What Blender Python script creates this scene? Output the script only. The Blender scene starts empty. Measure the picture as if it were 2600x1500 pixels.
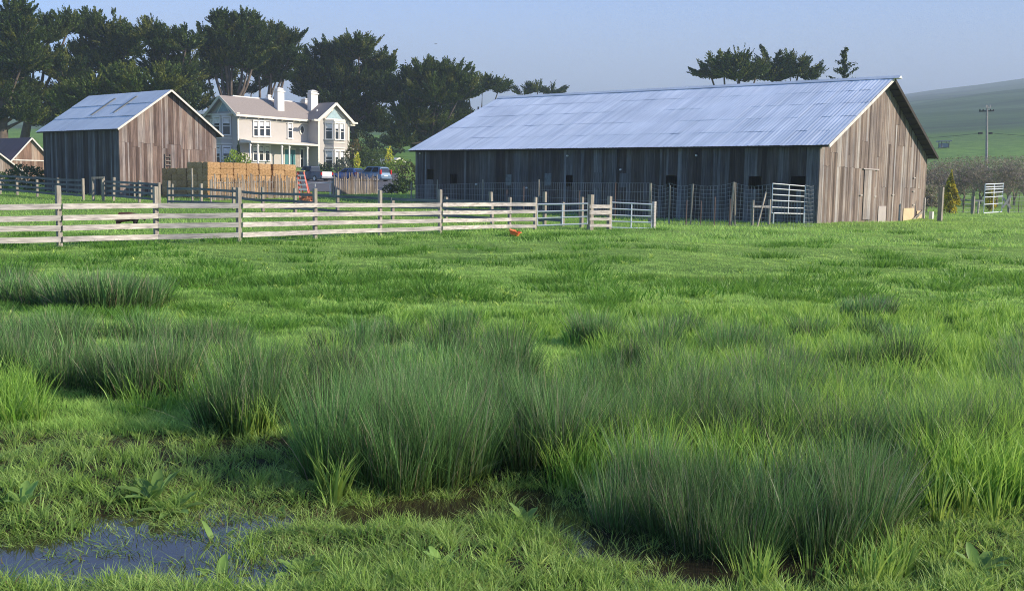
import bpy, math, random
import numpy as np
from mathutils import Vector, Matrix

random.seed(7); rng = np.random.default_rng(11)
sc = bpy.context.scene
C = sc.collection
PI = math.pi

# ---------------------------------------------------------------- camera
F = 2600.0                                   # focal length in photo pixels (photo is 2600 wide)
CAMZ = 1.7
PITCH, ROLL = math.radians(6.04), math.radians(0.89)
cp, sp, cr, sr = math.cos(PITCH), math.sin(PITCH), math.cos(ROLL), math.sin(ROLL)
r0, u0, fw = Vector((1, 0, 0)), Vector((0, sp, cp)), Vector((0, cp, -sp))
RV = cr * r0 + sr * u0
UV = -sr * r0 + cr * u0
cam_d = bpy.data.cameras.new("camera")
cam = bpy.data.objects.new("camera", cam_d); C.objects.link(cam)
cam_d.sensor_width = 36.0; cam_d.lens = 36.0
cam_d.clip_start = 0.1; cam_d.clip_end = 5000
b = -fw
cam.matrix_world = Matrix(((RV.x, UV.x, b.x, 0), (RV.y, UV.y, b.y, 0), (RV.z, UV.z, b.z, CAMZ), (0, 0, 0, 1)))
sc.camera = cam

# ---------------------------------------------------------------- light
SUN_EL, SUN_AZ = math.radians(25), math.radians(98)      # azimuth clockwise from the view direction
w = bpy.data.worlds.new("World"); sc.world = w; w.use_nodes = True
wn, wl = w.node_tree.nodes, w.node_tree.links
sky = wn.new('ShaderNodeTexSky'); sky.sky_type = 'NISHITA'; sky.sun_disc = False
sky.sun_elevation = SUN_EL; sky.sun_rotation = SUN_AZ
sky.air_density = 1.0; sky.dust_density = 0.6; sky.ozone_density = 3.0
# clear blue sky high on the left, a grey-blue bank of morning fog low and to the right
tc = wn.new('ShaderNodeTexCoord'); sxyz = wn.new('ShaderNodeSeparateXYZ'); wl.new(tc.outputs['Generated'], sxyz.inputs[0])
def wmath(op, a, b_):
    m_ = wn.new('ShaderNodeMath'); m_.operation = op
    for i_, v_ in enumerate((a, b_)):
        if isinstance(v_, (int, float)): m_.inputs[i_].default_value = v_
        else: wl.new(v_, m_.inputs[i_])
    return m_.outputs[0]
tint = wn.new('ShaderNodeMix'); tint.data_type = 'RGBA'; tint.blend_type = 'MULTIPLY'; tint.inputs[0].default_value = 1
wl.new(sky.outputs[0], tint.inputs[6]); tint.inputs[7].default_value = (.67, .80, 1.10, 1)
fo = wmath('SUBTRACT', wmath('ADD', wmath('MULTIPLY', sxyz.outputs['X'], .55), .62), wmath('MULTIPLY', sxyz.outputs['Z'], 2.6))
mrf = wn.new('ShaderNodeMapRange'); mrf.interpolation_type = 'SMOOTHSTEP'; mrf.inputs[1].default_value = .05; mrf.inputs[2].default_value = .85; mrf.inputs[4].default_value = .93; wl.new(fo, mrf.inputs[0])
fog = wn.new('ShaderNodeMix'); fog.data_type = 'RGBA'; wl.new(mrf.outputs[0], fog.inputs[0]); wl.new(tint.outputs[2], fog.inputs[6]); fog.inputs[7].default_value = (.85, 1.16, 1.66, 1)
wl.new(fog.outputs[2], wn['Background'].inputs[0])
wn["Background"].inputs[1].default_value = 0.14
sun_d = bpy.data.lights.new("sun", 'SUN'); sun_d.energy = 5.0; sun_d.angle = math.radians(0.6)
sun_d.color = (1.0, 0.88, 0.72)
sun = bpy.data.objects.new("sun", sun_d); C.objects.link(sun)
SD = Vector((math.sin(SUN_AZ) * math.cos(SUN_EL), math.cos(SUN_AZ) * math.cos(SUN_EL), math.sin(SUN_EL)))
sun.rotation_euler = (-SD).to_track_quat('-Z', 'Y').to_euler()
sun.location = (60, -20, 60)
vs = sc.view_settings
vs.view_transform = 'Standard'; vs.look = 'None'; vs.gamma = 1.0; vs.use_curve_mapping = False
vs.exposure = 0.52
sc.cycles.use_denoising = True; sc.cycles.use_adaptive_sampling = False
sc.cycles.denoising_prefilter = 'NONE'; sc.cycles.pixel_filter_type = 'BLACKMAN_HARRIS'; sc.cycles.filter_width = 1.05
sc.cycles.max_bounces = 6; sc.cycles.volume_bounces = 1; sc.cycles.transparent_max_bounces = 8

# ---------------------------------------------------------------- terrain function
def sstep(e0, e1, x):
    t = np.clip((x - e0) / (e1 - e0), 0, 1)
    return t * t * (3 - 2 * t)
_wv = [(rng.uniform(0, 2 * PI), rng.uniform(0.6, 1.6), rng.uniform(0, 2 * PI)) for _ in range(9)]
def waves(x, y, L):
    s = 0
    for a, f, p in _wv:
        k = 2 * PI * f / L
        s = s + np.sin((x * math.cos(a) + y * math.sin(a)) * k + p + 1.3 * np.sin((x * math.sin(a) - y * math.cos(a)) * k * 0.6 + p * 2))
    return s / 9.0 * 1.8
def ray(px, py):
    d = fw + RV * ((px - 1300) / F) - UV * ((py - 750) / F)
    return d
def flat(px, py, z=0.0):
    d = ray(px, py); t = (z - CAMZ) / d.z
    return (d.x * t, d.y * t)
# wet hollows: (px, py, radius x, radius y, depth)
WET = [(150, 1370, .55, .24, .09), (400, 1360, .45, .22, .10), (660, 1300, .45, .2, .12), (820, 1290, .34, .18, .12), (620, 1450, .42, .16, .10), (330, 1300, .3, .14, .10), (880, 1380, .25, .1, .06), (230, 1440, .4, .12, .07),
       (1080, 1280, .42, .25, .13), (1280, 1230, .42, .30, .12), (1420, 1290, .30, .22, .10), (60, 1400, .4, .2, .09), (300, 1420, .35, .18, .08), (740, 1400, .3, .16, .07), (500, 1250, .3, .15, .05), (1180, 1340, .3, .12, .06), (1500, 1390, .25, .12, .07), (830, 1180, .5, .3, .06),
       (1850, 1440, .40, .16, .13), (2150, 1450, .40, .16, .13), (2000, 1400, .5, .25, .10), (1620, 1330, .5, .25, .09), (440, 718, 1.6, 1.0, .12)]
WETW = [(flat(a, b_), rx, ry, d) for a, b_, rx, ry, d in WET]
def H(x, y):
    x = np.asarray(x, float); y = np.asarray(y, float)
    yy = np.maximum(y, 1.0); a = x / yy
    left = 1 - sstep(-0.12, 0.17, a)
    z = left * (0.0235 * np.maximum(0, y - 45) * (y < 400) + 0.9 * sstep(118, 132, y)) * (1 - sstep(180, 400, y) * 0.6)
    ridge = np.interp(a, [-.7, -.4, -.1, .15, .35, .5, .8], [.066, .072, .074, .080, .098, .118, .114])
    dd = np.minimum(y, 1350.0)
    soft = 25 * np.log1p(np.exp(np.clip((dd - 150) / 25, -20, 50)))
    hill = ridge * soft * 1.08
    hill = hill * (1 - 0.25 * sstep(1350, 1800, y))
    hill = hill + sstep(250, 700, y) * 5 * waves(x, y, 520) + sstep(180, 400, y) * 1.6 * waves(x, y, 150)
    z = z + np.where(y > 55, hill, hill * sstep(30, 55, y))
    z = z + 0.035 * waves(x, y, 3.2) * (1 - sstep(40, 90, y)) + 0.09 * waves(x + 50, y, 14) * sstep(7, 16, y) * (1 - sstep(60, 140, y))
    z = z + 0.022 * waves(x + 7, y - 3, .75) * (1 - sstep(18, 45, y)) + .014 * waves(x - 2, y + 9, .33) * (1 - sstep(9, 14, y))
    for (cx, cy), rx, ry, d in WETW:
        z = z - d * np.exp(-(((x - cx) / rx) ** 2 + ((y - cy) / ry) ** 2))
    return z
def h1(x, y): return float(H(x, y))
def gp(px, py):
    """point where the view ray of a photo pixel meets the terrain"""
    d = ray(px, py); t = 2.0; pt = t
    while t < 400:
        if CAMZ + d.z * t < h1(d.x * t, d.y * t): break
        pt = t; t *= 1.01
    lo, hi = pt, t
    for _ in range(20):
        m = (lo + hi) / 2
        if CAMZ + d.z * m < h1(d.x * m, d.y * m): hi = m
        else: lo = m
    return Vector((d.x * hi, d.y * hi, h1(d.x * hi, d.y * hi)))
def at(px, py, Y):
    d = ray(px, py); t = Y / d.y
    return Vector((d.x * t, Y, CAMZ + d.z * t))
def onplane(px, py, P, n):
    d = ray(px, py); o = Vector((0, 0, CAMZ)); t = (P - o).dot(n) / d.dot(n)
    return o + d * t
def gY(px, Y):
    """ground point under pixel column px at depth Y"""
    x = ray(px, 470).x / ray(px, 470).y * Y
    return Vector((x, Y, h1(x, Y)))

# ---------------------------------------------------------------- materials
def newmat(name):
    m = bpy.data.materials.new(name); m.use_nodes = True
    return m, m.node_tree.nodes, m.node_tree.links, m.node_tree.nodes['Principled BSDF']
def ramp(nodes, stops):
    r = nodes.new('ShaderNodeValToRGB'); e = r.color_ramp.elements
    while len(e) < len(stops): e.new(0.5)
    for i, (p, c) in enumerate(stops):
        e[i].position = p; e[i].color = (*c, 1)
    return r
def simple(name, col, rough=0.6, metal=0.0, var=0.15, scale=3.0, bump=0.0, spec=0.4):
    m, n, l, p = newmat(name)
    p.inputs['Roughness'].default_value = rough; p.inputs['Metallic'].default_value = metal
    p.inputs['Specular IOR Level'].default_value = spec
    t = n.new('ShaderNodeTexCoord'); x = n.new('ShaderNodeTexNoise'); x.inputs['Scale'].default_value = scale; x.inputs['Detail'].default_value = 6
    l.new(t.outputs['Object'], x.inputs['Vector'])
    r = ramp(n, [(0.3, tuple(c * (1 - var) for c in col)), (0.7, tuple(min(1, c * (1 + var)) for c in col))])
    l.new(x.outputs['Fac'], r.inputs[0]); l.new(r.outputs[0], p.inputs['Base Color'])
    if bump:
        b_ = n.new('ShaderNodeBump'); b_.inputs['Strength'].default_value = bump; b_.inputs['Distance'].default_value = 0.02
        l.new(x.outputs['Fac'], b_.inputs['Height']); l.new(b_.outputs[0], p.inputs['Normal'])
    return m
def boards_mat(name, stops, streak=(9, 9, .5), rough=0.85, dark=0.35):
    """weathered boards: each board (mesh island) its own tone, long streaks along Z"""
    m, n, l, p = newmat(name); p.inputs['Roughness'].default_value = rough; p.inputs['Specular IOR Level'].default_value = 0.2
    g = n.new('ShaderNodeNewGeometry'); r = ramp(n, stops); l.new(g.outputs['Random Per Island'], r.inputs[0])
    t = n.new('ShaderNodeTexCoord'); mp = n.new('ShaderNodeMapping'); mp.inputs['Scale'].default_value = streak
    l.new(t.outputs['Object'], mp.inputs[0])
    x = n.new('ShaderNodeTexNoise'); x.inputs['Scale'].default_value = 1.0; x.inputs['Detail'].default_value = 8; x.inputs['Roughness'].default_value = .7
    l.new(mp.outputs[0], x.inputs['Vector'])
    rr = ramp(n, [(0.34, (1 - dark,) * 3), (0.64, (1.35, 1.34, 1.33))]); l.new(x.outputs['Fac'], rr.inputs[0])
    x2 = n.new('ShaderNodeTexNoise'); x2.inputs['Scale'].default_value = .55; x2.inputs['Detail'].default_value = 5
    l.new(t.outputs['Object'], x2.inputs['Vector'])
    r2 = ramp(n, [(0.35, (.75, .75, .78)), (0.65, (1.12, 1.1, 1.05))]); l.new(x2.outputs['Fac'], r2.inputs[0])
    a = n.new('ShaderNodeMix'); a.data_type = 'RGBA'; a.blend_type = 'MULTIPLY'; a.inputs[0].default_value = 1
    l.new(r.outputs[0], a.inputs[6]); l.new(rr.outputs[0], a.inputs[7])
    b_ = n.new('ShaderNodeMix'); b_.data_type = 'RGBA'; b_.blend_type = 'MULTIPLY'; b_.inputs[0].default_value = 1
    l.new(a.outputs[2], b_.inputs[6]); l.new(r2.outputs[0], b_.inputs[7]); l.new(b_.outputs[2], p.inputs['Base Color'])
    bp = n.new('ShaderNodeBump'); bp.inputs['Strength'].default_value = .5; bp.inputs['Distance'].default_value = .02
    l.new(x.outputs['Fac'], bp.inputs['Height']); l.new(bp.outputs[0], p.inputs['Normal'])
    return m
def tin_mat(name, stops, rough=.42, metal=.35, wave=None, streak=3.2):
    """metal sheets: streaks run down the slope, finer than a sheet is wide"""
    m, n, l, p = newmat(name); p.inputs['Metallic'].default_value = metal
    t = n.new('ShaderNodeTexCoord'); mr = n.new('ShaderNodeMapping'); mr.inputs['Rotation'].default_value = (0, 0, -2.4840); l.new(t.outputs['Object'], mr.inputs[0])
    mp = n.new('ShaderNodeMapping'); mp.inputs['Scale'].default_value = (streak, .10, .06); l.new(mr.outputs[0], mp.inputs[0])
    x = n.new('ShaderNodeTexNoise'); x.inputs['Scale'].default_value = 1; x.inputs['Detail'].default_value = 5; x.inputs['Roughness'].default_value = .75; l.new(mp.outputs[0], x.inputs['Vector'])
    r = ramp(n, [(.28, stops[0][1]), (.5, stops[1][1]), (.72, stops[2][1])]); l.new(x.outputs['Fac'], r.inputs[0])
    g = n.new('ShaderNodeNewGeometry'); r3 = ramp(n, [(0, (.97, .97, .975)), (1, (1.03, 1.03, 1.03))]); l.new(g.outputs['Random Per Island'], r3.inputs[0])
    x2 = n.new('ShaderNodeTexNoise'); x2.inputs['Scale'].default_value = .35; x2.inputs['Detail'].default_value = 6; l.new(t.outputs['Object'], x2.inputs['Vector'])
    r2 = ramp(n, [(0.35, (.88, .89, .9)), (0.65, (1.06, 1.06, 1.06))]); l.new(x2.outputs['Fac'], r2.inputs[0])
    last = r.outputs[0]
    for o_ in (r3.outputs[0], r2.outputs[0]):
        a = n.new('ShaderNodeMix'); a.data_type = 'RGBA'; a.blend_type = 'MULTIPLY'; a.inputs[0].default_value = 1
        l.new(last, a.inputs[6]); l.new(o_, a.inputs[7]); last = a.outputs[2]
    l.new(last, p.inputs['Base Color'])
    rr = n.new('ShaderNodeMapRange'); rr.inputs[3].default_value = rough - .12; rr.inputs[4].default_value = rough + .15
    l.new(x.outputs['Fac'], rr.inputs[0]); l.new(rr.outputs[0], p.inputs['Roughness'])
    bp = n.new('ShaderNodeBump'); bp.inputs['Strength'].default_value = .3; bp.inputs['Distance'].default_value = .05
    l.new(x.outputs['Fac'], bp.inputs['Height']); l.new(bp.outputs[0], p.inputs['Normal'])
    return m
def blade_mat(name, trans=.35, rough=.5, gloss=.12):
    """grass and leaves: per-blade colour attribute, some light passes through"""
    m = bpy.data.materials.new(name); m.use_nodes = True; n, l = m.node_tree.nodes, m.node_tree.links
    n.clear(); o = n.new('ShaderNodeOutputMaterial'); c = n.new('ShaderNodeVertexColor'); c.layer_name = 'col'
    d = n.new('ShaderNodeBsdfDiffuse'); t = n.new('ShaderNodeBsdfTranslucent'); g = n.new('ShaderNodeBsdfGlossy'); g.inputs['Roughness'].default_value = rough
    g.inputs['Color'].default_value = (.8, .85, .8, 1)
    hs = n.new('ShaderNodeHueSaturation'); hs.inputs['Hue'].default_value = .485; hs.inputs['Value'].default_value = 1.7; l.new(c.outputs[0], hs.inputs['Color'])
    l.new(c.outputs[0], d.inputs[0]); l.new(hs.outputs[0], t.inputs[0])
    a = n.new('ShaderNodeMixShader'); a.inputs[0].default_value = trans; l.new(d.outputs[0], a.inputs[1]); l.new(t.outputs[0], a.inputs[2])
    fr = n.new('ShaderNodeLayerWeight'); fr.inputs[0].default_value = .3
    mm = n.new('ShaderNodeMath'); mm.operation = 'MULTIPLY'; mm.inputs[1].default_value = gloss * 2; l.new(fr.outputs['Facing'], mm.inputs[0])
    b_ = n.new('ShaderNodeMixShader'); l.new(mm.outputs[0], b_.inputs[0]); l.new(a.outputs[0], b_.inputs[1]); l.new(g.outputs[0], b_.inputs[2])
    l.new(b_.outputs[0], o.inputs[0]); return m

M = {}
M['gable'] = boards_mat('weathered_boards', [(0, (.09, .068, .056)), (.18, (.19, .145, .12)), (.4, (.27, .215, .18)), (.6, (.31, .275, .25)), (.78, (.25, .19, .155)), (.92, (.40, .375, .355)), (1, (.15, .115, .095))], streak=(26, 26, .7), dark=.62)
M['gable2'] = boards_mat('weathered_brown_boards', [(0, (.09, .062, .052)), (.25, (.17, .12, .10)), (.5, (.24, .18, .155)), (.75, (.28, .235, .21)), (1, (.33, .29, .27))], streak=(18, 18, .7), dark=.6)
M['long'] = boards_mat('shaded_side_boards', [(0, (.035, .028, .026)), (.3, (.08, .068, .062)), (.55, (.125, .13, .14)), (.8, (.06, .045, .04)), (1, (.21, .22, .235))], streak=(14, 14, .6), dark=.6)  # darker bluish copy of the boards: shade of the sunless walls is in the colour
M['redboard'] = boards_mat('brown_boards', [(0, (.12, .075, .055)), (.4, (.22, .14, .10)), (.8, (.28, .2, .15)), (1, (.33, .27, .22))])
M['rail'] = boards_mat('pale_rail_wood', [(0, (.36, .33, .30)), (.5, (.49, .455, .425)), (1, (.57, .54, .51))], streak=(2.2, 2.2, 30), dark=.5)
M['post'] = boards_mat('grey_post_wood', [(0, (.20, .175, .14)), (.5, (.3, .27, .225)), (1, (.37, .34, .29))], streak=(22, 22, 2), dark=.4)
M['oldrail'] = boards_mat('old_rail_wood', [(0, (.11, .11, .11)), (.5, (.16, .17, .175)), (1, (.22, .23, .235))], streak=(1.5, 1.5, 20), dark=.4)
M['picket'] = boards_mat('split_pickets', [(0, (.14, .115, .09)), (.5, (.24, .2, .165)), (1, (.34, .3, .26))], streak=(16, 16, 2), dark=.4)
M['tin'] = tin_mat('galvanised_sheet', [(0, (.58, .64, .68)), (.5, (.77, .83, .86)), (1, (.95, .98, .98))], rough=.45, metal=.1)
M['tin2'] = tin_mat('aged_galvanised_sheet', [(0, (.62, .67, .67)), (.5, (.68, .72, .72)), (1, (.74, .78, .77))], rough=.5, metal=.12, streak=2)
M['rusty'] = tin_mat('rusty_roof_sheet', [(0, (.10, .055, .045)), (.5, (.14, .075, .06)), (1, (.17, .1, .085))], rough=.6, metal=.1)
M['rustpatch'] = simple('rusty_skylight_strip', (.30, .27, .2), .6, .1)
M['fascia'] = simple('pale_fascia', (.62, .58, .52), .6)
M['darkwood'] = simple('roof_underside_wood', (.035, .028, .022), .9)
M['ply'] = simple('raw_plywood', (.60, .47, .28), .7, var=.1)
M['greypanel'] = simple('grey_hatch_board', (.42, .37, .34), .8, var=.08)
M['shutter'] = simple('faded_shutter_board', (.13, .145, .15), .9, var=.3, scale=6)
M['paint'] = simple('house_paint', (.47, .435, .395), .6, var=.03, scale=1)
M['trim'] = simple('cream_trim', (.72, .68, .58), .5, var=.03)
M['white'] = simple('white_paint', (.76, .74, .70), .45, var=.02)
M['shingle'] = simple('roof_shingles', (.29, .25, .225), .85, var=.12, scale=8)
M['tealtrim'] = simple('blue_green_gable_trim', (.30, .42, .44), .6)
M['teal'] = simple('teal_door_paint', (.03, .17, .18), .5)
M['brownpanel'] = simple('tan_door_wood', (.36, .31, .26), .6)
M['deck'] = simple('grey_deck', (.35, .34, .33), .7)
M['curtain'] = simple('white_curtain', (.75, .75, .74), .9)
def glass_mat():
    m, n, l, p = newmat('window_glass'); p.inputs['Base Color'].default_value = (.02, .025, .03, 1); p.inputs['Roughness'].default_value = .06
    p.inputs['Specular IOR Level'].default_value = .8; return m
M['glass'] = glass_mat()
M['galv'] = simple('galvanised_tube', (.78, .80, .82), .4, .25, .06)
M['wire'] = simple('fence_wire', (.30, .31, .33), .5, .5, .1)
M['rustwire'] = simple('rusty_steel_stake', (.16, .10, .08), .8)
M['utilpole'] = simple('weathered_pole', (.36, .33, .29), .85, var=.2)
M['dark'] = simple('dark_metal', (.03, .03, .03), .6)
M['insul'] = simple('insulator', (.5, .45, .4), .3)
M['black'] = simple('tyre_rubber', (.02, .02, .02), .8)
M['chrome'] = simple('wheel_metal', (.5, .5, .52), .3, .8)
M['redlight'] = simple('red_tail_lamp', (.5, .02, .02), .25)
M['bark'] = simple('cypress_bark', (.12, .095, .075), .9, var=.35, scale=2, bump=.6)
M['twig'] = simple('bare_twigs', (.27, .215, .165), .9, var=.3, scale=1.5)
M['orange'] = simple('orange_plastic', (.95, .22, .06), .4, var=.08)
M['ladder'] = simple('red_ladder_rail', (.55, .08, .05), .5)
M['ladderstep'] = simple('aluminium_step', (.7, .68, .66), .4, .4)
M['yellow'] = simple('yellow_ladder_top', (.75, .6, .25), .5)
M['brick'] = boards_mat('split_firewood', [(0, (.42, .14, .06)), (.5, (.55, .2, .09)), (1, (.62, .36, .22))], streak=(8, 8, 8), dark=.3)
M['leaf'] = blade_mat('foliage', .25, .5, .06)
M['blade'] = blade_mat('grass_blades', .4, .45, .05)
M['rush'] = blade_mat('rush_stems', .22, .5, .03)
def carpaint(name, col, metal=.3):
    m, n, l, p = newmat(name); p.inputs['Base Color'].default_value = (*col, 1); p.inputs['Metallic'].default_value = metal
    p.inputs['Roughness'].default_value = .3; p.inputs['Coat Weight'].default_value = .6; return m
M['navy'] = carpaint('navy_car_paint', (.012, .022, .05)); M['blue'] = carpaint('blue_car_paint', (.05, .13, .36)); M['silverblue'] = carpaint('silver_blue_car_paint', (.16, .24, .34))
M['glarewhite'] = carpaint('tailgate_sun_glare', (.75, .75, .74), 0)  # sun glare on the pickup's rear, put into a white colour
def straw_mat():
    m, n, l, p = newmat('straw'); p.inputs['Roughness'].default_value = .95; p.inputs['Specular IOR Level'].default_value = .1
    oi = n.new('ShaderNodeObjectInfo'); r = ramp(n, [(0, (.38, .235, .115)), (.5, (.47, .30, .155)), (1, (.54, .36, .20))]); l.new(oi.outputs['Random'], r.inputs[0])
    t = n.new('ShaderNodeTexCoord'); x = n.new('ShaderNodeTexNoise'); x.inputs['Scale'].default_value = 9; x.inputs['Detail'].default_value = 9; x.inputs['Roughness'].default_value = .8
    l.new(t.outputs['Object'], x.inputs['Vector'])
    rr = ramp(n, [(0.3, (.55, .5, .42)), (0.7, (1.25, 1.25, 1.2))]); l.new(x.outputs['Fac'], rr.inputs[0])
    a = n.new('ShaderNodeMix'); a.data_type = 'RGBA'; a.blend_type = 'MULTIPLY'; a.inputs[0].default_value = 1
    l.new(r.outputs[0], a.inputs[6]); l.new(rr.outputs[0], a.inputs[7]); l.new(a.outputs[2], p.inputs['Base Color'])
    bp = n.new('ShaderNodeBump'); bp.inputs['Strength'].default_value = 1; bp.inputs['Distance'].default_value = .04
    l.new(x.outputs['Fac'], bp.inputs['Height']); l.new(bp.outputs[0], p.inputs['Normal']); return m
M['straw'] = straw_mat()

# ---------------------------------------------------------------- object helpers
LOC = {}
def tag(o, label=None, cat=None, group=None, kind=None):
    if label: o['label'] = label
    if cat: o['category'] = cat
    if group: o['group'] = group
    if kind: o['kind'] = kind
    return o
def thing(name, loc, label, cat, group=None):
    o = bpy.data.objects.new(name, None); o.empty_display_size = .3; C.objects.link(o); o.location = loc
    LOC[o.name] = Vector(loc); return tag(o, label, cat, group)
class MB:
    def __init__(s): s.v = []; s.f = []
    def quad(s, a, b_, c, d):
        i = len(s.v); s.v += [tuple(a), tuple(b_), tuple(c), tuple(d)]; s.f.append((i, i + 1, i + 2, i + 3))
    def tri(s, a, b_, c):
        i = len(s.v); s.v += [tuple(a), tuple(b_), tuple(c)]; s.f.append((i, i + 1, i + 2))
    def hexa(s, p):
        """8 corners: bottom loop 0-3, top loop 4-7"""
        i = len(s.v); s.v += [tuple(q) for q in p]
        s.f += [(i, i + 3, i + 2, i + 1), (i + 4, i + 5, i + 6, i + 7)] + [(i + k, i + (k + 1) % 4, i + 4 + (k + 1) % 4, i + 4 + k) for k in range(4)]
    def obox(s, o, ex, ey, ez):
        """box from corner o along three edge vectors"""
        s.hexa([o, o + ex, o + ex + ey, o + ey, o + ez, o + ex + ez, o + ex + ey + ez, o + ey + ez])
    def cbox(s, c, ex, ey, ez): s.obox(c - ex / 2 - ey / 2 - ez / 2, ex, ey, ez)
    def beam(s, a, b_, w_, h_, up=Vector((0, 0, 1))):
        a, b_ = Vector(a), Vector(b_); d = (b_ - a).normalized(); sx = d.cross(up)
        sx = sx.normalized() if sx.length > 1e-4 else Vector((1, 0, 0)); u = sx.cross(d).normalized()
        s.obox(a - sx * w_ / 2 - u * h_ / 2, sx * w_, b_ - a, u * h_)
    def tube(s, pts, rad, seg=6):
        if not hasattr(rad, '__len__'): rad = [rad] * len(pts)
        base = len(s.v); pts = [Vector(p) for p in pts]
        for k, p in enumerate(pts):
            d = (pts[min(k + 1, len(pts) - 1)] - pts[max(k - 1, 0)]).normalized()
            a = d.cross(Vector((0, 0, 1))); a = a.normalized() if a.length > .05 else d.cross(Vector((0, 1, 0))).normalized()
            c = d.cross(a)
            for j in range(seg):
                t = 2 * PI * j / seg; s.v.append(tuple(p + (a * math.cos(t) + c * math.sin(t)) * rad[k]))
        for k in range(len(pts) - 1):
            for j in range(seg):
                q = base + k * seg; s.f.append((q + j, q + (j + 1) % seg, q + seg + (j + 1) % seg, q + seg + j))
        s.f.append(tuple(base + j for j in range(seg))[::-1]); s.f.append(tuple(base + (len(pts) - 1) * seg + j for j in range(seg)))
    def prism(s, poly, d):
        """planar polygon swept by vector d"""
        i = len(s.v); n = len(poly); s.v += [tuple(p) for p in poly] + [tuple(Vector(p) + d) for p in poly]
        s.f += [tuple(range(i, i + n))[::-1], tuple(range(i + n, i + 2 * n))] + [(i + k, i + (k + 1) % n, i + n + (k + 1) % n, i + n + k) for k in range(n)]
    def build(s, name, mat, parent=None, root=None, smooth=False, loc=None, bevel=0):
        me = bpy.data.meshes.new(name)
        r = root or parent
        off = LOC.get(r.name, Vector((0, 0, 0))) if r else (Vector(loc) if loc is not None else Vector((0, 0, 0)))
        me.from_pydata([(x - off.x, y - off.y, z - off.z) for x, y, z in s.v], [], s.f); me.update()
        me.materials.append(M[mat] if isinstance(mat, str) else mat)
        if smooth: me.polygons.foreach_set('use_smooth', [True] * len(me.polygons))
        o = bpy.data.objects.new(name, me); C.objects.link(o)
        if parent: o.parent = parent
        elif loc is not None: o.location = off
        LOC[o.name] = off
        if bevel:
            b_ = o.modifiers.new('bevel', 'BEVEL'); b_.width = bevel; b_.segments = 1
        return o
def copy_tree(o, parent=None):
    c = o.copy(); C.objects.link(c)
    if parent: c.parent = parent
    for ch in list(o.children): copy_tree(ch, c)
    return c
def npmesh(name, V, Fq, Ft, col, mat, loc=(0, 0, 0)):
    """mesh from numpy: V (n,3), quads (m,4), tris (k,3), per-vertex colour (n,3)"""
    me = bpy.data.meshes.new(name); nq = 0 if Fq is None else len(Fq); nt = 0 if Ft is None else len(Ft)
    V = V - np.array(loc)[None, :]
    me.vertices.add(len(V)); me.vertices.foreach_set('co', V.astype(np.float32).ravel())
    loops = []; starts = []; tot = []
    if nq: loops.append(Fq.ravel()); starts.append(np.arange(nq) * 4); tot.append(np.full(nq, 4))
    if nt: loops.append(Ft.ravel()); starts.append(nq * 4 + np.arange(nt) * 3); tot.append(np.full(nt, 3))
    loops = np.concatenate(loops).astype(np.int32)
    me.loops.add(len(loops)); me.loops.foreach_set('vertex_index', loops)
    me.polygons.add(nq + nt); me.polygons.foreach_set('loop_start', np.concatenate(starts).astype(np.int32))
    me.update(calc_edges=True); me.validate()
    if col is not None:
        ca = me.color_attributes.new('col', 'FLOAT_COLOR', 'POINT')
        ca.data.foreach_set('color', np.concatenate([col, np.ones((len(col), 1))], 1).astype(np.float32).ravel())
    me.materials.append(M[mat] if isinstance(mat, str) else mat)
    o = bpy.data.objects.new(name, me); C.objects.link(o); o.location = loc
    return o

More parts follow.
